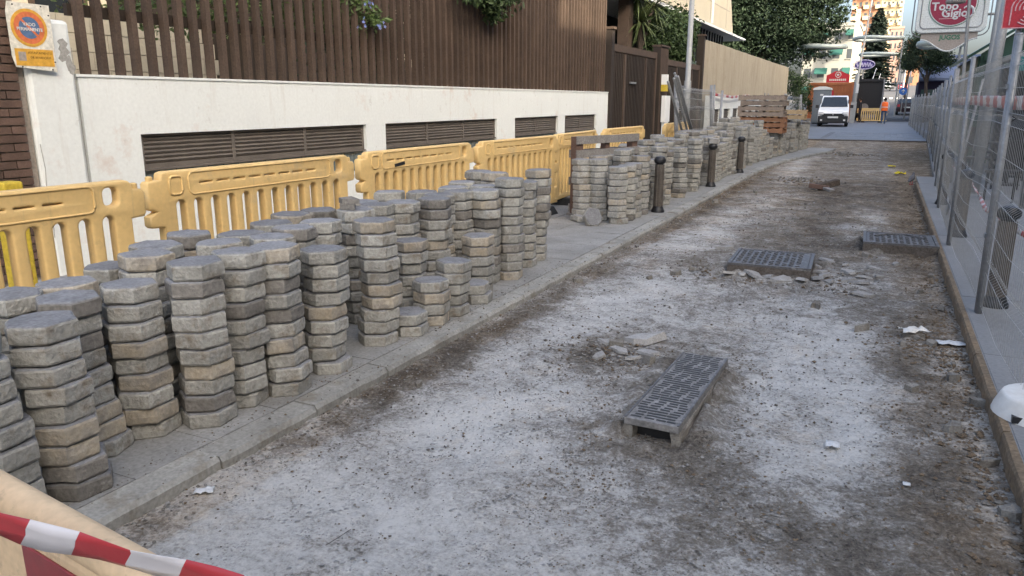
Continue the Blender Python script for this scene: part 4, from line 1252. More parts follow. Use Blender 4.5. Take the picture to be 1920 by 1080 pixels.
for cx, cy, sx, sy, n, r in clusters:
    for _ in range(n):
        x, y = rr.gauss(cx, sx), rr.gauss(cy, sy)
        if y < .5: continue
        z = .006
        if -2.62 < x < -2.43 and y < 17: z = .064
        if x < -2.62: z = .062
        if x > .62 and y < 15: continue
        v, f = pebble(rr, r * rr.choice([.5, .6, .8, 1, 1, 1.5]))
        a = rr.uniform(0, 6.28)
        ca, sa = math.cos(a), math.sin(a)
        rb1.add([(x + p.x * ca - p.y * sa, y + p.x * sa + p.y * ca, z + p.z) for p in v], f, rr.choice([0, 1, 2]) if x < .15 and rr.random() > .35 else rr.choice([3, 3, 3, 0]))
stuff(rb1.build('rubble', ['stone', 'stone_pale', 'iron_side', 'clod'], fix=False), 'fine grey rubble and grit strewn over the dug road', 'rubble')
# twigs
tw = MB()
for _ in range(12):
    x, y = rr.uniform(-2.2, .5), 1.9 + 6 * rr.random() ** 1.6
    a = rr.uniform(0, 6.28); l = rr.uniform(.04, .14)
    p = Vector((x, y, .012)); d = Vector((math.cos(a), math.sin(a), 0)) * l
    tw.path([p, p + d * .5 + Vector((0, 0, .006)), p + d + Vector((d.y, -d.x, 0)) * .15], .0014, 4)
stuff(tw.build('twigs', 'bark', fix=False), 'thin dry twigs scattered over the dug road', 'twigs')
# litter
def rag(name, label, cat, loc, s, mat, seed, n=7, amp=.3, rz=0, asp=1.0):
    rr = random.Random(seed)
    b = MB()
    for j in range(n):
        for i in range(n):
            x, y = (i / (n - 1) - .5), (j / (n - 1) - .5)
            z = amp * abs(noise.noise((x * 3 + seed, y * 3, seed))) * (1 - .5 * (abs(x) + abs(y)))
            b.v.append((s * (x + .12 * noise.noise((x * 4, y * 4, seed + 5))), s * asp * (y + .12 * noise.noise((x * 4, y * 4, seed + 9))), s * z))
    for j in range(n - 1):
        for i in range(n - 1):
            b.f.append((j * n + i, j * n + i + 1, (j + 1) * n + i + 1, (j + 1) * n + i)); b.m.append(0)
    o = b.build(name, mat, None, loc, (0, 0, rz), smooth=True, fix=False)
    sd = o.modifiers.new('thickness', 'SOLIDIFY'); sd.thickness = .002
    return tag(o, label, cat)
rag('crumpled_paper', 'crumpled pale blue paper by the left kerb', 'paper', (-2.33, 1.92, .012), .075, 'paper', 3, amp=.5, rz=.6, asp=.6)
rag('crumpled_tissue', 'white crumpled tissue on the road right of the ribbed drain', 'tissue', (-.06, 3.5, .012), .06, 'paper', 5, amp=.35)
rag('plastic_sheet', 'torn white plastic sheet caught against the right pavement edge', 'plastic', (.54, 5.42, .018), .17, 'paper', 8, amp=.25, rz=.2, asp=.5)
rag('plastic_sheet', 'dusty white plastic scrap lying on rubble near the right pavement edge', 'plastic', (.33, 5.52, .045), .19, 'plastic_white', 12, amp=.45, rz=.5, asp=.5)
rag('paper_scrap', 'tiny white paper scrap in the brown soil', 'paper', (.24, 3.24, .012), .028, 'paper', 6)
rag('yellow_cloth', 'bright yellow cloth scrap close to the pigeon', 'cloth', (.41, 18.36, .02), .22, 'yellow_rag', 4, amp=.6)
rag('yellow_cloth', 'smaller yellow cloth scrap further from the pigeon', 'cloth', (.26, 20.4, .02), .17, 'yellow_rag', 9, amp=.6)

# white plastic base at the right edge
g = thing('fence_base', 'round white plastic base lying on the right pavement edge', 'base', (.83, 4.07, .099))
b = MB(); b.lathe([(.22, 0), (.212, .03), (.19, .085), (.184, .095), (.176, .099), (.12, .097), (.03, .099)], 28); smooth_angle(b.build('body', 'plastic_white', g))
MB().box((-.13, -.155, .02), (.05, .04, .03)).build('notch', 'black', g)

# ---------------------------------------------------------------- mesh fence panels
def panel_meshes(Wd=2.82, Hh=1.8):
    zs = [.06, .30, .34, .38, .80, .84, .88, 1.30, 1.34, 1.38, 1.68, 1.72, 1.76]
    bend = {.34: .05, .84: .05, 1.34: .05, 1.72: .05}
    prof = [(bend.get(z, 0.0), z) for z in zs]
    b = MB()
    n = int(Wd / .066)
    for k in range(n + 1):
        y = .03 + (Wd - .06) * k / n
        b.path([(x, y, z) for x, z in prof], .0013, 4)
    wires = b.mesh('wire_mesh', 'wire', fix=False)
    b = MB()
    for z in (.06, .30, .34, .38, .58, .80, .84, .88, 1.09, 1.30, 1.34, 1.38, 1.54, 1.68, 1.72, 1.76):
        x = bend.get(z, 0) + .004
        b.path([(x, .02, z), (x + .012, Wd * .33, z + .012), (x - .012, Wd * .66, z - .012), (x, Wd - .02, z)], .0019, 4)
    horiz = b.mesh('cross_wires', 'wire', fix=False)
    q = MB(); q.tube((0, 0, -.02), (0, 0, Hh + .07), .0215, 10)
    q.lathe([(.0215, Hh + .07), (.02, Hh + .078), (.008, Hh + .083)], 10)
    post = q.mesh('post', 'galv', smooth=True)
    return wires, horiz, post
pw, phz, ppost = panel_meshes()
def fence_panel(label, a, c_, z, tilt=0, group=None, name='mesh_fence_panel'):
    a, c_ = Vector((*a, 0)), Vector((*c_, 0))
    d = c_ - a
    t = thing(name, label, 'fence panel', (a.x, a.y, z), 0, group)
    t.rotation_euler = Euler((0, tilt, math.atan2(-d.x, d.y)))
    L_ = d.length
    for m, nm in ((pw, 'wire_mesh'), (phz, 'cross_wires')):
        o = place(nm, m, t); o.scale = (1, L_ / 2.82, 1)
    for y in (0.0, L_):
        place('post', ppost, t, (0, y, 0))
    for z_ in (.55, 1.55):
        MB().box((0, 0, 0), (.055, .055, .03)).build('clamp', 'galv', t, (0, .0, z_))
    return t
FP = [(.74, 3.18), (.735, 6.05), (.73, 8.9), (.80, 12.05), (.92, 15.2), (1.06, 18.4), (1.17, 21.5), (1.28, 24.6), (1.38, 27.7), (1.47, 30.8), (1.55, 33.9), (1.55, 37.2), (1.52, 40.4), (1.5, 43.6), (1.47, 46.8), (1.45, 50), (1.42, 53.2), (1.4, 56.4)]
FP = [(.75, .3)] + FP
for i, (a, c_) in enumerate(zip(FP, FP[1:])):
    dd = (Vector((*c_, 0)) - Vector((*a, 0))).normalized() * .05
    c2 = (c_[0] - dd.x, c_[1] - dd.y)
    labs = {0: 'wire mesh fence panel beside the white plastic base', 1: 'wire mesh fence panel ending at the taped bollard beyond the white base', 2: 'wire mesh fence panel in front of the second right bollard', 3: 'wire mesh fence panel in front of the third right bollard'}
    lab = labs.get(i, f'wire mesh fence panel, {ordn(i)} of the run counted from the white plastic base')
    fence_panel(lab, a, c2, .097 if i < 11 else .02, rnd.uniform(-.012, .012), 'wire mesh fence panels along the right side')
# loose brace pole leaning on the fence
b = MB(); b.tube((0, 0, 0), (.17, -.2, 1.72), .016, 8); tag(b.build('brace_pole', 'galv', None, (.86, 11.3, .097), smooth=True), 'thin steel brace pole leaning against the mesh fence', 'pole')

def tape(name, label, pts, w, seg=.12, twist=0.0, stripes=True, cat='tape', up=(0, 0, 1), thick=.0008):
    """ribbon along pts: alternating red and white"""
    P_ = [Vector(p) for p in pts]
    out = [P_[0]]
    for a, c_ in zip(P_, P_[1:]):
        n = max(2, int((c_ - a).length / (seg / 2)))
        out += [a.lerp(c_, (k + 1) / n) for k in range(n)]
    b = MB()
    up = Vector(up)
    for i, p in enumerate(out):
        sag = Vector((0, 0, .006 * noise.noise((i * .4, 0, w * 77))))
        tw = twist * math.sin(i * .22) + .15 * noise.noise((i * .3, 2, w * 31))
        d = (out[min(i + 1, len(out) - 1)] - out[max(0, i - 1)]).normalized()
        u = (up - d * up.dot(d)).normalized()
        u = Matrix.Rotation(tw, 3, d) @ u
        nn_ = d.cross(u) * thick
        sk = d * w * .35
        for s in (-.5, -.17, .17, .5):
            b.v.append(tuple(p + sag + u * w * s + sk * s * 2 + nn_ * (4 * math.sin(s * 9 + i))))
    for i in range(len(out) - 1):
        for k in range(3):
            b.f.append((i * 4 + k, i * 4 + k + 1, i * 4 + 5 + k, i * 4 + 4 + k)); b.m.append((i // 2) % 2)
    o = b.build(name, ['tape_red', 'tape_white'], fix=False, smooth=True)
    sd = o.modifiers.new('thickness', 'SOLIDIFY'); sd.thickness = thick
    return tag(o, label, cat)
tape('barrier_tape', 'red and white tape strung along the mesh fence on the right', [(.775, 3.6, 1.56), (.77, 6.05, 1.54), (.765, 8.9, 1.56), (.83, 12.05, 1.55), (.95, 15.2, 1.60)], .09, .24)
tape('barrier_tape', 'twisted red and white tape strung between the right hand bollards', [(1.3, 4.4, .56), (.86 + .07, 6.27, .66), (.9, 7.8, .6), (.94, 9.5, .66), (.93, 12.45, .65)], .035, .12, twist=1.2)
tape('barrier_tape', 'red and white tape stretched above the low white wall', [(-5.9, 29.7, 1.80), (-5.85, 33, 1.72), (-5.9, 37, 1.80), (-5.9, 41, 1.74)], .10, .5)
for y_ in (29.7, 41.0):
    MB().tube((0, 0, 0), (0, 0, .14), .015, 6).build('tape_stub', 'galv', lw, (.14, y_ - 29.6, 1.6))

# ---------------------------------------------------------------- timber pallets
def pallet_meshes(mt_top, mt_side):
    return None
def make_pallet(label, loc, rot, mats=('pallet_old', 'pallet_old'), group=None, name='wooden_pallet', W3=.8, L3=1.2):
    t = thing(name, label, 'pallet', loc, 0, group)
    t.rotation_euler = rot
    key = 'pal' + mats[0] + mats[1]
    if key not in mt:
        q = MB(); q.box((0, 0, 0), (.045, L3, .1)); a = q.mesh('stringer', mats[0])
        q = MB(); q.box((0, 0, 0), (W3, .105, .02)); c_ = q.mesh('board', mats[0])
        q = MB(); q.box((0, 0, 0), (W3, .02, .075)); d = q.mesh('board', mats[1])
        mt[key] = (a, c_, d)
    a, c_, d = mt[key]
    for x in (-W3 / 2 + .0225, 0, W3 / 2 - .0225): place('stringer', a, t, (x, 0, .0705))
    for k in range(7):
        place('board', c_, t, (rnd.uniform(-.012, .012), -L3 / 2 + .0525 + k * (L3 - .105) / 6, .1315))
    for y in (-L3 / 2 + .0525, 0, L3 / 2 - .0525): place('board', c_, t, (rnd.uniform(-.012, .012), y, .0095))
    return t
def upright_pallet():
    t = thing('upright_pallet', 'grey wooden pallet standing on edge before the second run of stacks', 'pallet', (-3.62, 9.38, .059), R(-24))
    t.scale = (1.04, 1.04, 1.04)
    MB().bx(-.05, .05, -.06, .06, 0, 1.0).build('post', 'wood_dark', t)
    MB().bx(-.05, .05, 1.0, 1.10, 0, .98).build('post', 'wood_dark', t)
    MB().bx(-.045, .045, .48, .56, 0, .97).build('post', 'wood_dark', t)
    for k in range(6):
        z = .06 + k * .172
        MB().box((0, 0, 0), (.02, 1.18, .10)).build('slat', 'wood_grey', t, (.062, .52, z + .04), (rnd.uniform(-.01, .01), 0, 0))
        if k % 2 == 0: MB().box((0, 0, 0), (.02, 1.18, .10)).build('slat', 'wood_grey', t, (-.062, .52, z + .04))
    MB().bx(-.07, .07, -.1, .12, 0, .03).build('foot_block', 'wood_grey', t)
    return t
upright_pallet()
pord = ['bottom', 'second from bottom', 'third from bottom', 'fourth from bottom', 'third from top', 'second from top', 'top']
zb_ = .059 + 8 * .0795 + .004
for k in range(7):
    m = ('pallet_red', 'pallet_new') if k < 3 else ('pallet_old', 'pallet_new' if k > 4 else 'wood_grey')
    make_pallet(f'{"reddish" if k < 3 else "weathered brown"} wooden pallet, {pord[k]} of the tall pile on the pavers', (-3.08 + rnd.uniform(-.04, .04), 22.2 + rnd.uniform(-.04, .04), zb_ + k * .1455), (0, 0, R(90) + rnd.uniform(-.04, .04)), m, 'pallets piled on top of the paver stacks')
for k in range(2):
    make_pallet(f'pale new pallet, {["lower", "upper"][k]} of the low pair on the pavers', (-2.75 + rnd.uniform(-.02, .02), 24.7, .059 + 12 * .0795 + .0 + k * .1455), (0, 0, R(90) + .03 * k), ('pallet_new', 'pallet_new'), 'pair of pale pallets on the pavers')

# ---------------------------------------------------------------- stored fence panels and tubes, lamp post
for i, (x, y0, tl) in enumerate([(-3.80, 15.6, .03), (-3.87, 15.8, .045), (-3.94, 16.1, .06)]):
    fence_panel(['outermost stored mesh fence panel leaning beside the left barriers', 'middle stored mesh fence panel leaning beside the left barriers', 'innermost stored mesh fence panel leaning beside the left barriers'][i], (x, y0), (x + .05, y0 + 3.4), .059, -tl, 'stored mesh panels leaning on the left')
for i, (x, y) in enumerate([(-4.6, 34), (-4.8, 36.5), (-4.4, 39.5), (-4.7, 42)]):
    fence_panel(['stored mesh panel nearest the pallet pile against the beige wall', 'second stored mesh panel past the pallet pile by the beige wall', 'third stored mesh panel past the pallet pile by the beige wall', 'last stored mesh panel before the rust coloured container'][i], (x, y), (x + .5, y + 2.6), .02, -.05, 'mesh panels stored by the beige wall')
for i, (y0, dy, zt_) in enumerate([(17.3, -3.2, 1.98), (17.0, -2.9, 1.95), (17.6, -3.1, 2.0), (18.0, -3.3, 2.06), (17.2, -2.7, 1.9)]):
    b = MB(); b.tube((0, 0, 0), (.12 - .02 * i, dy, zt_ - .06), .026, 8)
    tag(b.build('steel_tube', 'galv', None, (-3.62 - .05 * i, y0, .07), smooth=True), 'grey steel tube leaning diagonally against the stored mesh panels', 'tube', 'steel tubes leaning on the stored panels')
for i, (y0, dx) in enumerate([(18.0, .9), (18.3, .5)]):
    b = MB(); b.tube((0, 0, 0), (-.1, dx, 1.75), .024, 8)
    tag(b.build('steel_tube', 'galv', None, (-3.62, y0 * 1.04, .058), smooth=True), 'dark steel tube leaning away from the stored mesh panels', 'tube', 'steel tubes leaning away')
g = thing('lamp_post', 'plain grey steel lamp post rising behind the stored mesh panels', 'lamp post', (-4.7, 20.0, .058))
b = MB(); b.path([(0, 0, 0), (0, 0, 2.0), (0, 0, 2.02), (0, 0, 8.5)], [.095, .09, .072, .05], 12); b.build('shaft', 'pole_grey', g, smooth=True)
MB().path([(0, 0, 8.4), (.5, 0, 8.8), (1.2, 0, 8.9)], [.04, .035, .03], 8).build('arm', 'pole_grey', g)
MB().box((1.4, 0, 8.9), (.6, .25, .1)).build('lamp_head', 'pole_grey', g, bevel=.03)

# behind the first barrier: striped guide post, yellow post, clutter
g = thing('guide_post', 'red and white striped guide board behind the first barrier', 'guide post', (-5.1, 2.7, .058), R(20))
MB().bx(-.06, .06, -.1, .1, 0, .06).build('foot', 'rubber', g)
for k in range(5): MB().bx(-.012, .012, -.07, .07, .06 + k * .13, .19 + k * .13).build('stripe', ['tape_red', 'tape_white'][k % 2], g)
g = thing('yellow_post', 'square yellow bollard post behind the first barrier', 'post', (-5.45, 3.15, .058))
MB().bx(-.07, .07, -.07, .07, 0, .95).build('shaft', 'yellow_post', g, bevel=.015)
MB().bx(.071, .078, -.03, .03, .25, .32).build('reflector', 'orange_brown', g)
g = thing('garage_door', 'dark garage opening with closed brown slatted door by the brick pier', 'door', (-7.3, 1.9, .1))
MB().bx(-.1, 0, -1.8, 1.35, 0, 3.4).build('leaf', 'brown_dark', g)
for k in range(16): MB().bx(0, .02, -1.75, 1.3, .1 + k * .2, .27 + k * .2).build('slat', 'brown_dark', g)

# ---------------------------------------------------------------- foreground barrier and tape
g = thing('foreground_barrier', 'cream plastic barrier with dark red reflective board crossing the near corner', 'barrier', (-1.62, .696, 0), R(-7))
b = MB(); b.path([(-.9, 0, .90), (.6, 0, .90), (1.25, 0, .90)], .030, 16)
smooth_angle(b.build('top_rail', 'barrier_pale', g))
MB().bx(-.9, 1.25, -.022, .022, .52, .88).build('band', 'barrier_pale', g, bevel=.012)
MB().bx(.44, 1.23, -.027, -.0215, .55, .855).build('reflective_board', 'deep_red', g, bevel=.002)
for k in range(14):
    MB().bx(-.86 + k * .138, -.80 + k * .138, -.022, .022, .16, .52).build('bar', 'barrier_pale', g)
MB().bx(-.9, 1.05, -.024, .024, .06, .16).build('bottom_rail', 'barrier_pale', g, bevel=.012)
for s in (-.6, .8): MB().box((s, 0, .03), (.2, .5, .06)).build('foot', 'rubber', g)
tape('barrier_tape', 'red and white tape stretched across the foreground barrier', [(-1.8, .46, .99), (-1.159, .535, .962), (-1.079, .54, .96), (-.846, .566, .958), (-.669, .585, .958), (-.2, .63, .97)], .05, .085, up=(0, -.3, 1))

# ---------------------------------------------------------------- pigeon
def skin_mesh(name, verts, edges, radii, mat, root=0, sub=2):
    me = bpy.data.meshes.new(name)
    me.from_pydata(verts, edges, [])
    o = bpy.data.objects.new(name, me)
    C.objects.link(o)
    sk = o.modifiers.new('skin', 'SKIN')
    sk.use_smooth_shade = True
    for i, d in enumerate(me.skin_vertices[0].data):
        r = radii[i]
        d.radius = r if isinstance(r, tuple) else (r, r)
        d.use_root = (i == root)
    su = o.modifiers.new('sub', 'SUBSURF'); su.levels = sub; su.render_levels = sub
    dg = bpy.context.evaluated_depsgraph_get()
    m2 = bpy.data.meshes.new_from_object(o.evaluated_get(dg))
    bpy.data.objects.remove(o)
    m2.materials.clear()
    for m in (mat if isinstance(mat, list) else [mat]): m2.materials.append(mt[m])
    return m2
g = thing('pigeon', 'grey pigeon standing in the dug road near the right fence', 'bird', (.57, 16.2, 0), R(-20))
pv_ = [(0, 0, .12), (0, .05, .15), (0, .075, .19), (0, .085, .225), (0, .105, .228), (0, -.07, .10), (0, -.15, .075)]
place('body', skin_mesh('body', pv_, [(0, 1), (1, 2), (2, 3), (3, 4), (0, 5), (5, 6)], [.05, .045, .026, .022, .008, .034, (.022, .008)], 'pigeon'), g)
b = MB()
for s in (-1, 1): b.tube((s * .018, 0, .002), (s * .018, .01, .09), .005, 5); b.box((s * .018, .015, .006), (.014, .04, .008))
b.build('legs', 'red', g)

# ---------------------------------------------------------------- van
def side_body(b, pts, w, narrow=None, mi=0):
    """pts: (y,z) side outline, extruded in x with narrowing by height"""
    zs = [z for _, z in pts]
    n = len(pts)
    def hw(z):
        if narrow is None: return w
        t = max(0, (z - narrow[0]) / (narrow[1] - narrow[0]))
        return w - narrow[2] * t
    v = [(-hw(z), y, z) for y, z in pts] + [(hw(z), y, z) for y, z in pts]
    f = [tuple(range(n))[::-1], tuple(range(n, 2 * n))] + [(i, (i + 1) % n, n + (i + 1) % n, n + i) for i in range(n)]
    return b.add(v, f, mi)
def wheel(t, x, y, r=.31, w=.2):
    q = MB(); q.lathe([(r * .62, -w / 2), (r * .94, -w / 2), (r, -w / 3), (r, w / 3), (r * .94, w / 2), (r * .62, w / 2)], 22)
    o = smooth_angle(q.build('wheel', 'rubber', t, (x, y, r), (0, R(90), 0)))
    MB().lathe([(r * .2, -w / 2 - .004), (r * .6, -w / 2 + .015), (r * .6, w / 2 - .015), (r * .2, w / 2 + .004)], 14).build('rim', 'car_silver', o)
g = thing('white_van', 'white panel van with black bumper parked facing up the dug road', 'van', (-2.93, 51.2, .02), R(2))
b = MB(); side_body(b, [(0.0, .32), (.02, .75), (.10, .98), (.95, 1.14), (1.05, 1.18), (1.85, 1.80), (2.2, 1.88), (4.2, 1.86), (4.36, 1.6), (4.4, .4), (4.3, .26), (.1, .24)], .88, (1.0, 1.9, .14))
b.build('body', 'van_white', g, bevel=.05)
b = MB(); b.add([(-.78, 1.04, 1.20), (.78, 1.04, 1.20), (.66, 1.80, 1.79), (-.66, 1.80, 1.79)], [(0, 1, 2, 3)]); b.add([(-.78, 1.02, 1.215), (.78, 1.02, 1.215), (.665, 1.78, 1.80), (-.665, 1.78, 1.80)], [(0, 1, 2, 3)])
b.build('windscreen', 'glass', g, fix=False)
MB().bx(-.86, .86, -.05, .2, .22, .66).build('bumper', 'black', g, bevel=.05)
MB().bx(-.62, .62, -.062, .05, .64, .80).build('grille', 'black', g, bevel=.02)
MB().bx(-.30, .30, -.085, -.03, .52, .63).build('number_plate', 'paper', g)
place('lettering', text_mesh('8425 KLM', .1, 'black', .002), g, (0, -.0855, .575), FACE_NY) if False else None
MB().lathe([(.05, 0), (.05, .012), (.03, .016)], 14).build('badge', 'galv', g, (0, -.06, .735), (R(90), 0, 0))
for s in (-1, 1):
    MB().box((s * .68, .0, .80), (.30, .16, .17), rot=(R(-12), 0, s * .35)).build('headlight', 'lamp_glass', g, bevel=.03)
    MB().box((s * .66, -.055, .40), (.12, .02, .10)).build('fog_lamp', 'lamp_glass', g, bevel=.01)
    MB().box((s * 1.0, 1.15, 1.22), (.20, .1, .2)).build('mirror', 'black', g, bevel=.03)
    MB().bx(s * .80 - .02, s * .80 + .02, 1.35, 1.95, 1.2, 1.62).build('side_window', 'glass', g)
    for y in (.85, 3.5): wheel(g, s * .78, y)
MB().tube((0, 1.9, 1.85), (0, 2.0, 2.1), .008, 5).build('aerial', 'black', g)

def car(label, loc, rz, paint, group=None, name='parked_car'):
    t = thing(name, label, 'car', loc, rz, group)
    b = MB(); side_body(b, [(-2.0, .35), (-2.02, .7), (-1.9, .86), (-1.0, .95), (-.4, 1.38), (.1, 1.45), (1.3, 1.42), (1.95, 1.0), (2.0, .6), (1.95, .28), (-1.9, .26)], .86, (.85, 1.5, .2))
    b.build('body', paint, t, bevel=.05)
    b = MB(); b.add([(-.66, -.98, .98), (.66, -.98, .98), (.6, -.42, 1.36), (-.6, -.42, 1.36)], [(0, 1, 2, 3)]); b.v = [(x, y - .02, z + .02) for x, y, z in b.v]
    b.build('windscreen', 'glass', t, fix=False)
    b = MB(); b.add([(-.62, 1.92, 1.04), (.62, 1.92, 1.04), (.6, 1.38, 1.38), (-.6, 1.38, 1.38)], [(0, 1, 2, 3)]); b.v = [(x, y + .025, z + .02) for x, y, z in b.v]
    b.build('rear_window', 'glass', t, fix=False)
    for s in (-1, 1):
        MB().prism([(-.85, .98), (1.4, .98), (1.15, 1.34), (-.35, 1.34)], 'x', s * .74 - .08, s * .74 + .09).build('side_window', 'glass', t)
        MB().box((s * .66, -1.98, .70), (.28, .1, .14)).build('headlight', 'lamp_glass', t, bevel=.02)
        MB().box((s * .70, 1.97, .82), (.2, .08, .2)).build('tail_light', 'red', t, bevel=.02)
        for y in (-1.3, 1.25): wheel(t, s * .77, y, .3)
    MB().bx(-.25, .25, 2.0, 2.03, .62, .73).build('number_plate', 'paper', t)
    return t
car('dark car with white plate parked beside the far mesh fence', (1.65, 80, road_z(80)), R(180), 'car_dark')
car('silver car coming down the far hill', (-.6, 150, road_z(150)), 0, 'car_silver', name='distant_car')
car('white car waiting behind the silver one on the far hill', (-.7, 162, road_z(162)), 0, 'van_white', name='distant_car')
car('dark red car driving up the far hill', (2.0, 150, road_z(150)), R(180), 'car_red', name='distant_car')
car('pale blue car parked on the left side of the far hill', (-1.9, 132, road_z(132)), 0, 'car_silver', name='distant_car')

# dark lorry, container, cabin
g = thing('lorry', 'dark box lorry with open black rear parked beyond the workmen', 'truck', (-1.33, 67.5, .02))
MB().bx(-.98, .98, .2, 6, .75, 3.25).build('box_body', 'truck_dark', g)
for s in (-1, 1): MB().bx(s * .95 - .05, s * .95 + .05, 0, .2, .75, 3.25).build('door_frame', 'galv' if s > 0 else 'truck_dark', g)
MB().bx(-.9, .9, .0, .2, 3.05, 3.25).build('lintel', 'truck_dark', g)
MB().bx(-.9, .9, .14, .19, .8, 3.0).build('opening_shade_sheet', 'black', g)  # black sheet stands in for the shaded inside of the box
MB().bx(-.98, .98, -.1, .2, .5, .72).build('tail_lift', 'truck_dark', g)
MB().lathe([(.32, 0), (.32, .03)], 18).build('round_plate', 'wood_grey', g, (-.3, -.12, 1.05), (R(90), 0, 0))
for s in (-1, 1):
    for y in (1.2, 4.6): wheel(g, s * .8, y, .42, .28)
g = thing('skip_container', 'rust orange steel container behind the white van', 'container', (-3.9, 62, .02))
MB().bx(-1.55, 1.55, 0, 5.5, .1, 2.85).build('body', 'rust', g)
for k in range(14): MB().bx(-1.5 + k * .222, -1.4 + k * .222, -.05, 0, .2, 2.7).build('corrugation', 'rust', g)
MB().bx(-1.57, 1.57, -.06, .1, 2.7, 2.88).build('top_rail', 'rust', g)
MB().bx(-.25, .25, -.062, -.05, 1.7, 2.3).build('red_panel', 'red', g)
MB().bx(-1.5, 1.5, .2, 5.3, -.02, .1).build('skid', 'rust', g)
g = thing('site_toilet', 'grey portable toilet cabin with pale roof beside the container', 'toilet', (-4.1, 57.0, .02))
MB().bx(-.55, .55, 0, 1.1, .05, 2.3).build('cabin', 'toilet', g, bevel=.03)
b = MB(); b.prism([(-.6, 2.3), (.6, 2.3), (.55, 2.42), (.2, 2.52), (-.2, 2.52), (-.55, 2.42)], 'y', -.05, 1.15); b.build('roof', 'toilet_roof', g)
MB().bx(-.42, .42, -.02, 0, .15, 2.2).build('door', 'toilet', g); MB().bx(-.1, .1, -.03, -.018, 1.9, 2.02).build('plate', 'paper', g)
MB().bx(-.5, .5, .1, 1.0, -.01, .06).build('skid', 'rubber', g)
g = thing('shop_sign', 'arched red shop sign with round white emblem above the container', 'sign', (-3.75, 67.0, .02))
b = MB(); b.prism([(-.85, 3.0), (.85, 3.0), (.85, 3.55), (.55, 3.68), (.25, 3.85), (-.25, 3.85), (-.55, 3.68), (-.85, 3.55)], 'y', 0, .12); b.build('board', 'red', g)
b = MB(); b.path([(.2 * math.cos(t), -.02, 3.58 + .2 * math.sin(t)) for t in [i * 2 * math.pi / 20 for i in range(20)]], .028, 5, closed=True); b.build('emblem_ring', 'paper', g)
MB().lathe([(.09, 0), (.09, .03)], 14).build('emblem', 'paper', g, (0, .0, 3.58), (R(90), 0, 0))
b = MB()
for k in range(9): b.bx(-.62 + k * .14, -.62 + k * .14 + .1, -.02, 0, 3.12, 3.27)
b.build('lettering', 'paper', g)
for s in (-.7, .7): MB().tube((s, .06, 0), (s, .06, 3.05), .05, 8).build('post', 'pole_grey', g)
# slightly tilted thick service pole
g = thing('service_pole', 'thick leaning grey service pole beside the dark lorry', 'pole', (-2.2, 60.5, .02), rot=(0, R(1.5), 0))
b = MB(); b.path([(0, 0, 0), (.02, 0, 3.4), (.05, 0, 3.45), (.3, 0, 9)], [.17, .15, .07, .05], 10); b.build('shaft', 'pole_grey', g, smooth=True)
MB().bx(-.17, .19, -.2, .18, 0, 1.5).build('cabinet', 'pole_grey', g); MB().bx(.02, .2, -.19, -.17, 2.1, 2.75).build('notice', 'paper', g)
g = thing('oval_sign', 'oval sign of looping white and violet tubes above the dark lorry', 'sign', (-2.05, 70.0, .02))
b = MB(); b.path([(.80 * math.cos(t), 0, 4.45 + .36 * math.sin(t)) for t in [i * 2 * math.pi / 28 for i in range(28)]], .045, 6, closed=True); b.build('oval_tube', 'neon', g)
b = MB(); b.path([(-.6 + 1.2 * i / 40, -.02, 4.43 + .17 * math.sin(i * .95)) for i in range(41)], .045, 5); b.build('script_tube', 'neon', g)
b = MB(); b.prism([(.72 * math.cos(t), 4.45 + .3 * math.sin(t)) for t in [i * 2 * math.pi / 24 for i in range(24)]], 'y', .04, .1); b.build('backing', 'neon_blue', g)
MB().tube((0, .1, 0), (0, .1, 4.2), .06, 8).build('post', 'pole_grey', g)

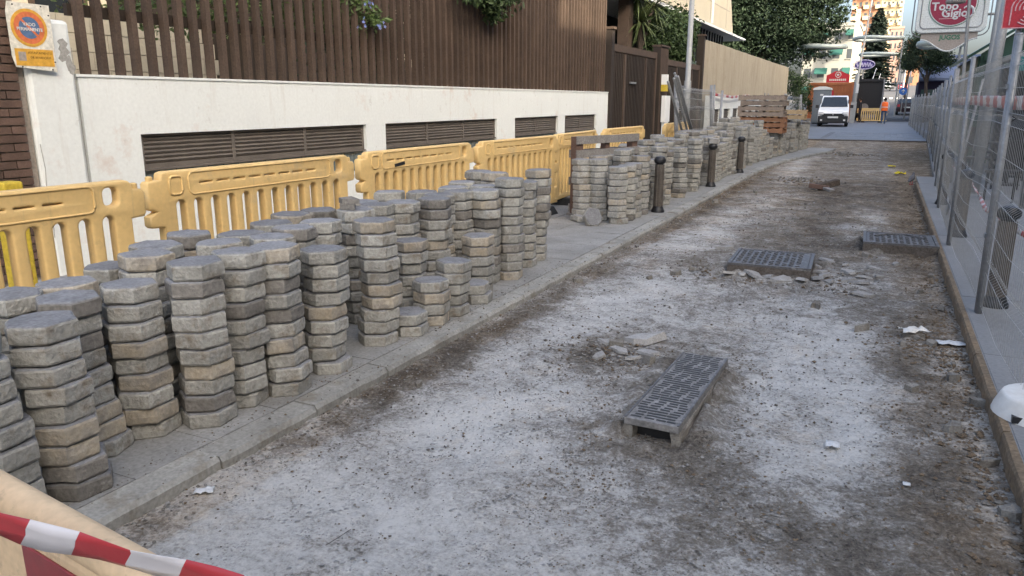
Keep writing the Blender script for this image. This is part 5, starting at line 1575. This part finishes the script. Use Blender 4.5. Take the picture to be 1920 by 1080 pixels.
# ---------------------------------------------------------------- people
def person(label, loc, rz, sh, tr, vest=True, pose=0):
    t = thing('person', label, 'person', loc, rz)
    v = [(0, 0, .95), (0, 0, 1.12), (0, 0, 1.34), (0, .01, 1.47), (0, .02, 1.54),
         (.10, 0, .90), (.105, .05 + .05 * pose, .50), (.10, .02 - .06 * pose, .09), (.10, .14 - .04 * pose, .04),
         (-.10, 0, .90), (-.105, -.02, .50), (-.10, -.10, .10), (-.10, .02, .04),
         (.19, 0, 1.41), (.26, -.03, 1.14), (.27, .05, .90), (.265, .08, .82),
         (-.19, 0, 1.41), (-.26, .02, 1.14), (-.27, .08, .90), (-.265, .11, .82)]
    e = [(0, 1), (1, 2), (2, 3), (3, 4), (0, 5), (5, 6), (6, 7), (7, 8), (0, 9), (9, 10), (10, 11), (11, 12), (2, 13), (13, 14), (14, 15), (15, 16), (2, 17), (17, 18), (18, 19), (19, 20)]
    r = [(.15, .11), (.15, .11), (.17, .12), .07, .055, .095, .065, .048, (.05, .035), .095, .065, .048, (.05, .035), .06, .048, .036, (.035, .02), .06, .048, .036, (.035, .02)]
    me = skin_mesh('body', v, e, r, [sh, tr, 'skin'], 0)
    for p in me.polygons:
        c = p.center
        p.material_index = 1 if c.z < .96 and abs(c.x) < .215 else (2 if c.z > 1.49 or (abs(c.x) > .2 and c.z < .9) else 0)
    place('body', me, t)
    b = MB(); b.lathe([(.02, -.125), (.06, -.105), (.082, -.03), (.09, .03), (.08, .09), (.045, .122), (.01, .13)], 14); h = b.build('head', 'skin', t, (0, .03, 1.64), smooth=True)
    b = MB(); b.lathe([(.094, -.03), (.099, .03), (.09, .095), (.05, .13), (.01, .139)], 14); b.build('hair', 'hair', h, (0, -.012, 0), smooth=True)
    for s in (-1, 1): MB().box((s * .09, 0, -.01), (.02, .04, .06)).build('ear', 'skin', h, bevel=.008)
    MB().box((0, .095, -.015), (.025, .03, .04)).build('nose', 'skin', h, bevel=.008)
    for s in (-1, 1):
        hb_ = MB(); 
        for k in range(4): hb_.path([(s * .265 + (k - 1.5) * .012, .09, .82), (s * .265 + (k - 1.5) * .015, .10, .775), (s * .262 + (k - 1.5) * .014, .115, .735 + abs(k - 1.3) * .012)], [.009, .008, .006], 5)
        hb_.path([(s * .25, .10, .83), (s * .235, .125, .79), (s * .24, .135, .765)], [.01, .009, .007], 5)
        hb_.build('fingers', 'skin', t)
    if vest:
        b = MB()
        n = 18
        prof = [(.205, .15, .90), (.20, .145, 1.05), (.205, .15, 1.22), (.225, .15, 1.36), (.19, .12, 1.45), (.10, .08, 1.50)]
        for rx, ry, z in prof:
            for j in range(n):
                a = 2 * math.pi * j / n
                b.v.append((rx * math.cos(a), ry * math.sin(a), z))
        for i in range(len(prof) - 1):
            for j in range(n):
                b.f.append((i * n + j, i * n + (j + 1) % n, (i + 1) * n + (j + 1) % n, (i + 1) * n + j)); b.m.append(1 if i == 1 and False else 0)
        b.build('hi_vis_vest', 'hivis', t, smooth=True)
        b = MB(); b.lathe([(1.025, 0), (1.03, .025), (1.025, .05)], n)
        b.v = [(x * .208, y * .152, z + 1.12) for x, y, z in b.v]; b.f = b.f[:-2]; b.m = b.m[:-2]
        b.build('reflective_band', 'reflect', t, fix=False)
    return t
person('workman in orange hi-vis vest and jeans walking away up the street', (-.13, 59.0, .02), R(0), 'shirt', 'jeans', True, 1)
person('person in dark clothes standing beside the lorry and service pole', (-1.75, 62.4, .02), R(90), 'dark_cloth', 'dark_cloth', False, 0)

# ---------------------------------------------------------------- far trees
tree('evergreen_tree', 'large dense dark tree towering past the end of the beige wall', 'tree', (-8.6, 60.5, .1), 5.0, .3,
     [(0, 0, 7.5, 3.6, 3.0, 3.0), (2.3, -.5, 6.6, 2.2, 2.0, 2.0), (-3.2, 0, 8.5, 3.0, 2.5, 2.8), (1.2, 0, 9.8, 3.0, 2.4, 2.4), (3.6, 0, 8.8, 1.7, 1.8, 1.8), (-2.2, 0, 5.6, 2.6, 2, 1.8), (1.4, -.4, 4.6, 1.8, 1.6, 1.2), (-5.5, 0, 10.5, 2.5, 2.2, 2.2), (4.5, 0, 9.4, 1.3, 1.4, 1.5), (4.1, 0, 7.2, 1.4, 1.4, 1.4), (3.4, 0, 5.3, 1.3, 1.3, 1.1)], 46000, .27, 'leaf_dark', 31)
tree('evergreen_tree', 'dark green tree rising behind the balcony house', 'tree', (-14.0, 58, .1), 5.0, .3,
     [(0, 0, 8.0, 3.2, 2.8, 3.2), (1.5, 0, 11, 2.8, 2.4, 2.5), (-2, 0, 10.5, 2.5, 2.2, 2.5), (2.2, 0, 5.4, 2.2, 2, 2.0)], 20000, .28, 'leaf_dark', 33)
tree('roadside_bush', 'bright green bush at the end of the beige wall', 'bush', (-5.6, 58.5, .1), 1.2, .06,
     [(0, 0, 2.4, .9, .9, 1.1), (-.9, .6, 2.9, 1.0, .9, 1.0), (.2, 0, 1.3, .8, .8, .9)], 4200, .16, 'leaf', 35)
tree('street_tree', 'round crowned street tree over the blue awning on the right', 'tree', (2.45, 64, .02), 3.4, .16,
     [(-.2, 0, 4.6, 1.5, 1.3, 1.1), (.7, 0, 4.3, 1.1, 1.1, .9), (-.9, 0, 5.6, .9, .9, .9), (-1.1, 0, 4.3, .7, .8, .6), (.4, 0, 5.2, 1.0, 1, .8)], 8000, .17, 'leaf_dark', 37)
tree('street_tree', 'lighter green street tree behind the restaurant sign board', 'tree', (1.5, 84, road_z(84)), 3.5, .14,
     [(0, 0, 5.2, 1.1, 1.1, 1.4), (.3, 0, 6.6, .8, .8, 1.0)], 4000, .2, 'leaf', 39)
g = thing('conifer', 'tall tiered dark conifer in front of the distant towers', 'tree', (-1.9, 104, road_z(104)))
MB().path([(0, 0, 0), (0, 0, 11.2)], [.28, .04], 8).build('trunk', 'bark', g)
rr = random.Random(55)
cb = MB()
for tier in range(30):
    z = 1.9 + tier * .31
    rad = 2.5 * (1 - tier / 31) ** .85 * (.85 + .3 * rr.random()) + .15
    for k in range(18):
        a = rr.uniform(0, 6.28)
        d = Vector((math.cos(a), math.sin(a), 0))
        L_ = rad * rr.uniform(.7, 1.05)
        for s in range(9):
            t = (s + .5) / 9
            c = Vector((0, 0, z)) + d * L_ * t + Vector((0, 0, .16 * math.sin(t * 3) - .12 * t))
            w = d.cross(Vector((0, 0, 1)))
            for q_ in range(4):
                e_ = (d * rr.uniform(.2, .8) + w * rr.uniform(-1, 1) + Vector((0, 0, rr.uniform(-.3, .25)))).normalized()
                l = .5 * (1.1 - .5 * t) * min(1, rad)
                n_ = e_.cross(Vector((rr.gauss(0, 1), rr.gauss(0, 1), rr.gauss(0, 1)))).normalized() * .1
                cb.add([c - n_, c + n_, c + e_ * l], [(0, 1, 2)])
cb.build('crown', 'conifer', g, fix=False)

# ---------------------------------------------------------------- far buildings
def tower(name, label, x0, x1, y, depth, z0, h, wall, cols, rows, wfrac=.55, hfrac=.5, balcony=None, awn=None):
    t = thing(name, label, 'building', ((x0 + x1) / 2, y, z0))
    w = x1 - x0
    MB().bx(-w / 2, w / 2, 0, depth, -2, h).build('wall', wall, t)
    MB().bx(-w / 2 - .15, w / 2 + .15, -.15, depth + .1, h, h + .5).build('roof', wall, t)
    cw, rh = w / cols, h / rows
    q = MB(); q.bx(-cw * wfrac / 2, cw * wfrac / 2, -.02, .25, 0, rh * hfrac); wm = q.mesh('window', 'window_dark')
    q = MB(); q.bx(-cw * wfrac / 2 - .08, cw * wfrac / 2 + .08, -.12, 0, -.14, 0); sm = q.mesh('sill', wall)
    for r_ in range(rows):
        for c in range(cols):
            p = (-w / 2 + cw * (c + .5), 0, rh * (r_ + .3))
            wo = place('window', wm, t, p)
            place('sill', sm, wo)
    if balcony:
        q = MB(); q.bx(-cw * .46, cw * .46, -1.0, 0, 0, 1.0); bm_ = q.mesh('balcony', balcony)
        for r_ in range(rows):
            for c in range(0, cols, 2): place('balcony', bm_, t, (-w / 2 + cw * (c + .5), -.01, rh * (r_ + .05)))
    if awn:
        q = MB(); q.prism([(0, 1.5), (-1.1, .75), (-1.1, .6), (0, 1.3)], 'x', -cw * .46, cw * .46); am = q.mesh('awning', awn)
        for r_ in range(rows):
            for c in range(cols):
                if (r_ + c) % 2 == 0: place('awning', am, t, (-w / 2 + cw * (c + .5), -.03, rh * (r_ + .25)))
    return t
tower('apartment_tower', 'tall orange brick apartment tower at the end of the street', -11.2, -4.2, 230, 14, 6, 30, 'tower_brick', 5, 11, .5, .42, 'tower_cream')
tower('apartment_tower', 'tall cream apartment tower behind the conifer', -4.4, 1.3, 262, 14, 8, 36, 'tower_cream', 5, 14, .5, .4, 'tower_cream')
tower('apartment_block', 'pinkish mid rise block below the cream tower', -1.1, 1.6, 200, 10, 5, 12.6, 'tower_pink', 3, 5, .4, .45)
tower('apartment_block', 'pale apartment block with green awnings behind the big tree', -12.0, -4.6, 122, 12, 1.5, 10.5, 'pale_facade', 4, 4, .5, .5, None, 'awning_green')
g = thing('facade_pier', 'slim cream pier at the corner of the pale apartment block', 'pier', (-4.9, 119, road_z(119)))
MB().bx(-.3, .3, 0, .6, 0, 12).build('shaft', 'cream', g)
tower('corner_house', 'low brick house half hidden by trees at the hilltop right', 2.6, 9.5, 180, 10, 4.3, 9, 'tower_brick', 3, 3, .4, .45)
tower('roadside_house', 'low pale house on the left of the far hill', -7.5, -2.6, 175, 10, 4, 5, 'pale_facade', 4, 2, .4, .45)
g = thing('pavilion', 'single storey pavilion with blue grey sloping awning under the right street tree', 'pavilion', (3.7, 66.5, .02))
MB().bx(-1.7, 6, 0, 6, 0, 3.0).build('wall', 'awning_navy', g)
b = MB(); b.prism([(0, 4.05), (-1.2, 3.2), (-1.2, 3.05), (0, 3.0)], 'x', -1.75, 6); b.build('awning', 'awning_blue', g)
MB().bx(-1.5, 5, -.04, 0, 1.0, 2.4).build('window', 'green_glass', g)
MB().bx(-1.4, 4, .5, 3, 4.05, 4.9).build('upper_wall', 'awning_blue', g)
MB().bx(-1.45, 4.05, .4, 3.1, 4.6, 4.7).build('upper_trim', 'paper', g)

# ring lamps on posts over the far street, and slender white masts
def ring_lamp(label, c, rx, z, post, seed):
    t = thing('ring_lamp', label, 'street lamp', (c[0], c[1], post[2]), 0, 'ring lamps along the far street')
    b = MB(); b.path([(rx * math.cos(a), rx * .85 * math.sin(a), z - post[2] + .05 * math.sin(2 * a)) for a in [i * 2 * math.pi / 36 for i in range(36)]], .16, 8, closed=True)
    b.build('ring', 'ring', t, smooth=True)
    b = MB(); b.path([(post[0] - c[0], 0, 0), (post[0] - c[0], 0, z - post[2] + .1)], [.07, .05], 8)
    b.path([(post[0] - c[0], 0, z - post[2] + .05), ((post[0] - c[0]) * .9, 0, z - post[2] + .05), (0, 0, z - post[2] + .06)], .04, 6)
    b.build('post', 'pole_grey', t)
ring_lamp('ring shaped street lamp beside the big dark tree', (-4.5, 60, 0), 1.45, 5.3, (-5.9, 60, .02), 1)
ring_lamp('higher ring street lamp crossing in front of the conifer', (-1.3, 76, 0), 1.95, 6.9, (.65, 76, road_z(76)), 2)
ring_lamp('lower ring street lamp crossing in front of the conifer', (-1.1, 92, 0), 2.1, 6.4, (1.0, 92, road_z(92)), 3)
ring_lamp('ring street lamp under the restaurant sign board', (2.1, 45, 0), .95, 4.35, (3.0, 45, .02), 4)
for i, (x, y, h_, bend) in enumerate([(1.35, 70, 4.8, .15), (1.2, 88, 4.6, .1), (1.6, 110, 5.2, .1), (-2.0, 90, 4.2, .6), (-1.5, 95, 3.6, .5), (1.1, 128, 5, .1), (-1.9, 112, 4.4, .4), (1.5, 140, 5.4, .1)]):
    z0 = road_z(y) if y > 66 else .02
    b = MB(); b.path([(0, 0, 0), (bend * .2, 0, h_ * .5), (bend, 0, h_)], [.07, .06, .03], 6)
    tag(b.build('street_mast', 'white_paint', None, (x, y, z0), smooth=True), 'slender white mast lamp along the far climbing road', 'mast', 'slender white masts along the far road')
g = thing('road_sign', 'round blue road sign on a post by the far mesh fence', 'sign', (1.15, 76, road_z(76)))
MB().tube((0, 0, 0), (0, 0, 2.3), .035, 6).build('post', 'galv', g)
MB().lathe([(.32, 0), (.32, .03)], 20).build('disc', 'blue_sign', g, (0, -.04, 2.15), (R(90), 0, 0))
b = MB(); b.path([(0, -.08, 2.0), (0, -.08, 2.28)], .035, 4); b.path([(-.12, -.08, 2.16), (0, -.08, 2.3), (.12, -.08, 2.16)], .03, 4); b.build('arrow', 'paper', g)

# ---------------------------------------------------------------- right side: restaurant sign, kiosk, red sign, lamp
SY = 20.0
g = thing('restaurant_sign', 'large white illuminated restaurant sign board with maroon disc and scalloped lower plate', 'sign', (1.07, SY, .096))
sign = curve_mesh('board', rrect(-.69, .69, 0, 1.5, .14, 6), [], .20, .02, 'sign_white')
place('board', sign, g, (0, 0, 2.93), FACE_NY)
b = MB(); b.path([(x, -.105, 2.93 + y) for x, y in rrect(-.60, .60, .10, 1.4, .10, 5)], .012, 5, closed=True); b.build('inner_frame', 'pole_grey', g)
b = MB(); b.path([(x, -.02, 2.93 + y) for x, y in rrect(-.75, .75, -.07, 1.55, .18, 6)], .014, 5, closed=True); b.build('outer_tube', 'galv', g)
def facing(nm, pts, y0, y1, m): return MB().prism(pts, 'y', y0, y1).build(nm, m, g)
CZ = 2.93 + .60
facing('green_ring', [(x * .475, CZ + z * .475) for x, z in disc(1, 48)], -.112, -.098, 'sign_green')
facing('white_ring', [(x * .462, CZ + z * .462) for x, z in disc(1, 48)], -.118, -.099, 'sign_white')
facing('maroon_disc', [(x * .44, CZ + z * .44) for x, z in disc(1, 48)], -.124, -.099, 'maroon')
facing('green_corner', [(.36, CZ + .75), (.585, CZ + .75), (.585, CZ - .05), (.56, CZ + .25), (.50, CZ + .5)], -.111, -.099, 'sign_green')
facing('green_corner', [(-.36, CZ + .78), (-.585, CZ + .78), (-.585, CZ + .4), (-.5, CZ + .6)], -.111, -.099, 'sign_green')
place('lettering', text_mesh('Topo', .235, 'paper', .003, .006), g, (-.15, -.1275, CZ - .05), FACE_NY)
place('lettering', text_mesh('Gigio', .235, 'paper', .003, .006), g, (.05, -.1275, CZ - .20), FACE_NY)
b = MB(); b.path([(.30 + .11 * math.cos(t), -.128, CZ - .18 + .12 * math.sin(t)) for t in [R(140 - i * 17) for i in range(16)]], [.012 + .016 * math.sin(math.pi * i / 15) for i in range(16)], 5); b.build('swash', 'paper', g)
facing('underline', [(-.24, CZ - .31), (.05, CZ - .31), (.05, CZ - .3), (-.24, CZ - .3)], -.127, -.12, 'pink_line')
place('lettering', text_mesh('TAPAS BAR', .05, 'pole_grey', .002), g, (-.42, -.108, 2.93 + .15), FACE_NY) if False else None
sc = [(-.55, 2.93)] + [(-.55, 2.80)] + [(-.55 + 1.1 * i / 20, 2.80 - .26 * (math.sin(math.pi * i / 20) ** 2)) for i in range(1, 20)] + [(.55, 2.80), (.55, 2.93)]
facing('lower_plate', sc, -.05, .05, 'sign_beige')
b = MB(); b.path([(x, -.055, z) for x, z in sc[1:-1]], .016, 5); b.build('scallop_rim', 'sign_white', g)
place('lettering', text_mesh('JUGOS', .135, 'sign_green', .002, .003), g, (.02, -.055, 2.83), FACE_NY)
b = MB(); b.path([(.86, .06, 0), (.90, .06, 4.5)], [.08, .07], 10); b.path([(.6, .06, 3.3), (.9, .06, 3.3)], .03, 6); b.path([(.6, .06, 4.1), (.9, .06, 4.1)], .03, 6); b.build('post', 'pole_grey', g, smooth=True)
# slim lamp with a shallow shade in front of it
g = thing('slim_lamp', 'slim grey pole lamp with conical shade before the restaurant sign', 'lamp', (1.17, 15.9, .096))
b = MB(); b.path([(.02, 0, 0), (.0, 0, 1.8), (-.08, 0, 3.25), (-.1, 0, 3.6)], [.034, .03, .026, .024], 8); b.build('pole', 'pole_grey', g, smooth=True)
b = MB(); b.lathe([(.02, .12), (.05, .11), (.15, .03), (.16, 0), (.15, -.03), (.05, -.04)], 18); smooth_angle(b.build('shade', 'wood_grey', g, (-.28, 0, 3.15)))
b = MB(); b.path([(-.28, 0, 3.26), (-.2, 0, 3.3), (-.09, 0, 3.25)], .012, 6); b.build('arm', 'pole_grey', g)
# red sign with pale spiral lines
g = thing('red_sign', 'red square sign with concentric pale loop lines on a steel post', 'sign', (1.52, 12.4, .096), R(0))
MB().bx(-.25, .45, -.03, .03, 2.40, 3.05).build('board', 'red', g)
b = MB(); b.path([(-.25, -.034, 3.05), (-.25, -.034, 2.40), (.45, -.034, 2.40), (.45, -.034, 3.05)], .01, 4, closed=True); b.build('border', 'pink_line', g)
b = MB()
for k in range(5):
    r_ = .045 + k * .045
    pts = [(.055 + r_ * math.cos(t), -.035, 2.64 + r_ * .92 * math.sin(t)) for t in [R(188 - i * 15) for i in range(22)]]
    if k == 4: pts = [(-.17, -.035, 2.44)] + pts
    b.path(pts, .0085, 4)
b.build('loop_lines', 'pink_line', g)
for s in (0.0, .32): MB().path([(s, .05, 0), (s - .06, .05, 3.3)], [.04, .034], 8).build('post', 'galv', g, smooth=True)
g = thing('steel_column', 'broad grey steel column behind the mesh fence near the restaurant sign', 'column', (1.42, 14.2, .096))
b = MB(); b.path([(0, 0, 0), (.07, 0, 3.8)], [.075, .07], 12); b.build('shaft', 'pole_grey', g, smooth=True)
MB().lathe([(.14, 0), (.14, .02)], 14).build('base_plate', 'pole_grey', g)
# green kiosk
g = thing('green_kiosk', 'dark green glazed kiosk with sloping roof behind the mesh fence', 'kiosk', (2.5, 21.5, .096))
b = MB(); b.prism([(-.62, 0), (5, 0), (5, 3.6), (.2, 3.15), (-.62, 2.55)], 'y', 0.0, .08); b.build('end_panel', 'green_paint', g)
MB().bx(-.66, -.58, 0.08, 6, 0, 2.5).build('side_panel', 'green_paint', g)
b = MB(); b.add([(-.9, -.2, 2.5), (.3, -.2, 3.32), (.3, 6, 3.32), (-.9, 6, 2.5), (-.9, -.2, 2.43), (.3, -.2, 3.25), (.3, 6, 3.25), (-.9, 6, 2.43)], [(0, 1, 2, 3), (4, 7, 6, 5), (0, 4, 5, 1), (3, 2, 6, 7), (0, 3, 7, 4), (1, 5, 6, 2)]); b.build('roof', 'green_paint', g)
for k in range(4):
    wo = MB().bx(-.50 + k * .62, .06 + k * .62, -.04, 0, 1.0, 2.35).build('window', 'green_paint', g)
    MB().bx(-.46 + k * .62, .02 + k * .62, -.046, -.04, 1.04, 2.31).build('pane', 'green_glass', wo)
for k in range(5):
    wo = MB().bx(-.70, -.66, .3 + k * 1.1, 1.2 + k * 1.1, .9, 2.2).build('window', 'green_paint', g)
    MB().bx(-.706, -.70, .36 + k * 1.1, 1.14 + k * 1.1, .96, 2.14).build('pane', 'green_glass', wo)
MB().bx(-.55, 1.8, -.09, -.045, 2.40, 2.52).build('fascia_board', 'green_paint', g)
# terrace awnings and furniture behind the fence
g = thing('terrace_awning', 'terrace canopy with teal and white valance behind the mesh fence', 'awning', (2.9, 17.6, .096))
MB().bx(-.75, 3.0, 0, 2.6, 2.28, 2.36).build('frame', 'galv', g)
q = MB(); q.bx(-.16, .16, -.03, 0, -.2, .0)
for k in range(11):
    MB().bx(-.75 + k * .34, -.43 + k * .34, -.03, -.002, 2.02, 2.28).build('valance', 'awning_teal' if k % 3 == 0 else 'sign_white', g)
for x_ in (-.72, 2.9):
    for y_ in (.05, 2.5): MB().tube((x_, y_, 0), (x_, y_, 2.28), .03, 8).build('post', 'galv', g)
MB().bx(-.7, 2.9, 2.3, 2.4, .0, 2.2).build('back_screen', 'chair', g)
g = thing('terrace_parasol', 'dark navy square parasol over the terrace behind the fence', 'parasol', (3.2, 22.9 - 4.0, .096)) if False else None
g = thing('navy_canopy', 'dark navy canopy box with white edge above the terrace', 'canopy', (3.25, 24.5, .096)) if False else None
cl = ['near the white plastic base', 'second from the white plastic base', 'third from the white plastic base', 'fourth from the white plastic base', 'below the teal valance', 'at the kiosk corner']
for i, (x, y) in enumerate([(1.72, 13.3), (1.95, 14.9), (1.65, 16.3), (2.15, 16.9), (1.95, 18.4), (2.05, 20.4)]):
    t = thing('terrace_chair', f'dark terrace chair behind the mesh fence, {cl[i]}', 'chair', (x, y, .1), rnd.uniform(0, 6), 'dark chairs on the terrace')
    MB().bx(-.22, .22, -.22, .22, .42, .46).build('seat', 'chair', t)
    MB().bx(-.22, .22, .19, .22, .46, .88).build('backrest', 'chair', t)
    for sx in (-.19, .19):
        for sy in (-.19, .19): MB().tube((sx, sy, 0), (sx, sy, .43), .016, 6).build('leg', 'chair', t)
for i, (x, y) in enumerate([(2.05, 15.9), (2.45, 17.7)]):
    t = thing('terrace_table', ['round dark terrace table between the near chairs', 'round dark terrace table further along the terrace'][i], 'table', (x, y, .1))
    MB().lathe([(.38, .72), (.38, .75)], 20).build('top', 'chair', t); MB().tube((0, 0, 0), (0, 0, .72), .03, 8).build('stem', 'chair', t); MB().lathe([(.22, 0), (.2, .03)], 16).build('foot', 'chair', t)
g = thing('terrace_bar', 'dark bar front with grey roof slab along the terrace', 'bar', (3.75, 29.5, .096))
MB().bx(0, 2.5, 0, 16, 0, 2.6).build('wall', 'awning_navy', g)
MB().bx(-.8, 3, -.3, 16.4, 2.6, 2.85).build('roof_slab', 'pole_grey', g)
for k in range(8):
    wo = MB().bx(-.04, 0, .2 + k * 2, 1.8 + k * 2, .6, 2.3).build('window', 'chair', g)
    MB().bx(-.046, -.04, .3 + k * 2, 1.7 + k * 2, .7, 2.2).build('pane', 'glass', wo)

# ---------------------------------------------------------------- buildings across the street that shade it (outside the frame)
def shade_block(label, x0, x1, y0, y1, h, wall):
    t = thing('apartment_block', label, 'building', ((x0 + x1) / 2, (y0 + y1) / 2, 0))
    w, d = (x1 - x0) / 2, (y1 - y0) / 2
    MB().bx(-w, w, -d, d, -.3, h).build('wall', wall, t)
    MB().bx(-w - .2, w + .2, -d + .01, d - .01, h, h + .4).build('roof', wall, t)
    q = MB(); q.bx(-w - .03, -w + .1, -.6, .6, 0, 1.4); wm = q.mesh('window', 'window_dark')
    for r_ in range(int(h // 3)):
        for k in range(int(2 * d // 3)): place('window', wm, t, (0, -d + 1.5 + k * 3, 1.0 + r_ * 3))
shade_block('pale apartment block across the street facing the garden fence', 16, 21, -34, -.4, 18.5, 'pale_facade')
shade_block('lower pale apartment block across the street', 16, 30, -.4, 6.5, 14.7, 'pale_facade')
shade_block('tall pale apartment block across the street beside the lower one', 16, 30, 6.5, 40, 19, 'pale_facade')
shade_block('pale apartment block across the street past the tall one', 18, 30, 40, 92, 18, 'pale_facade')
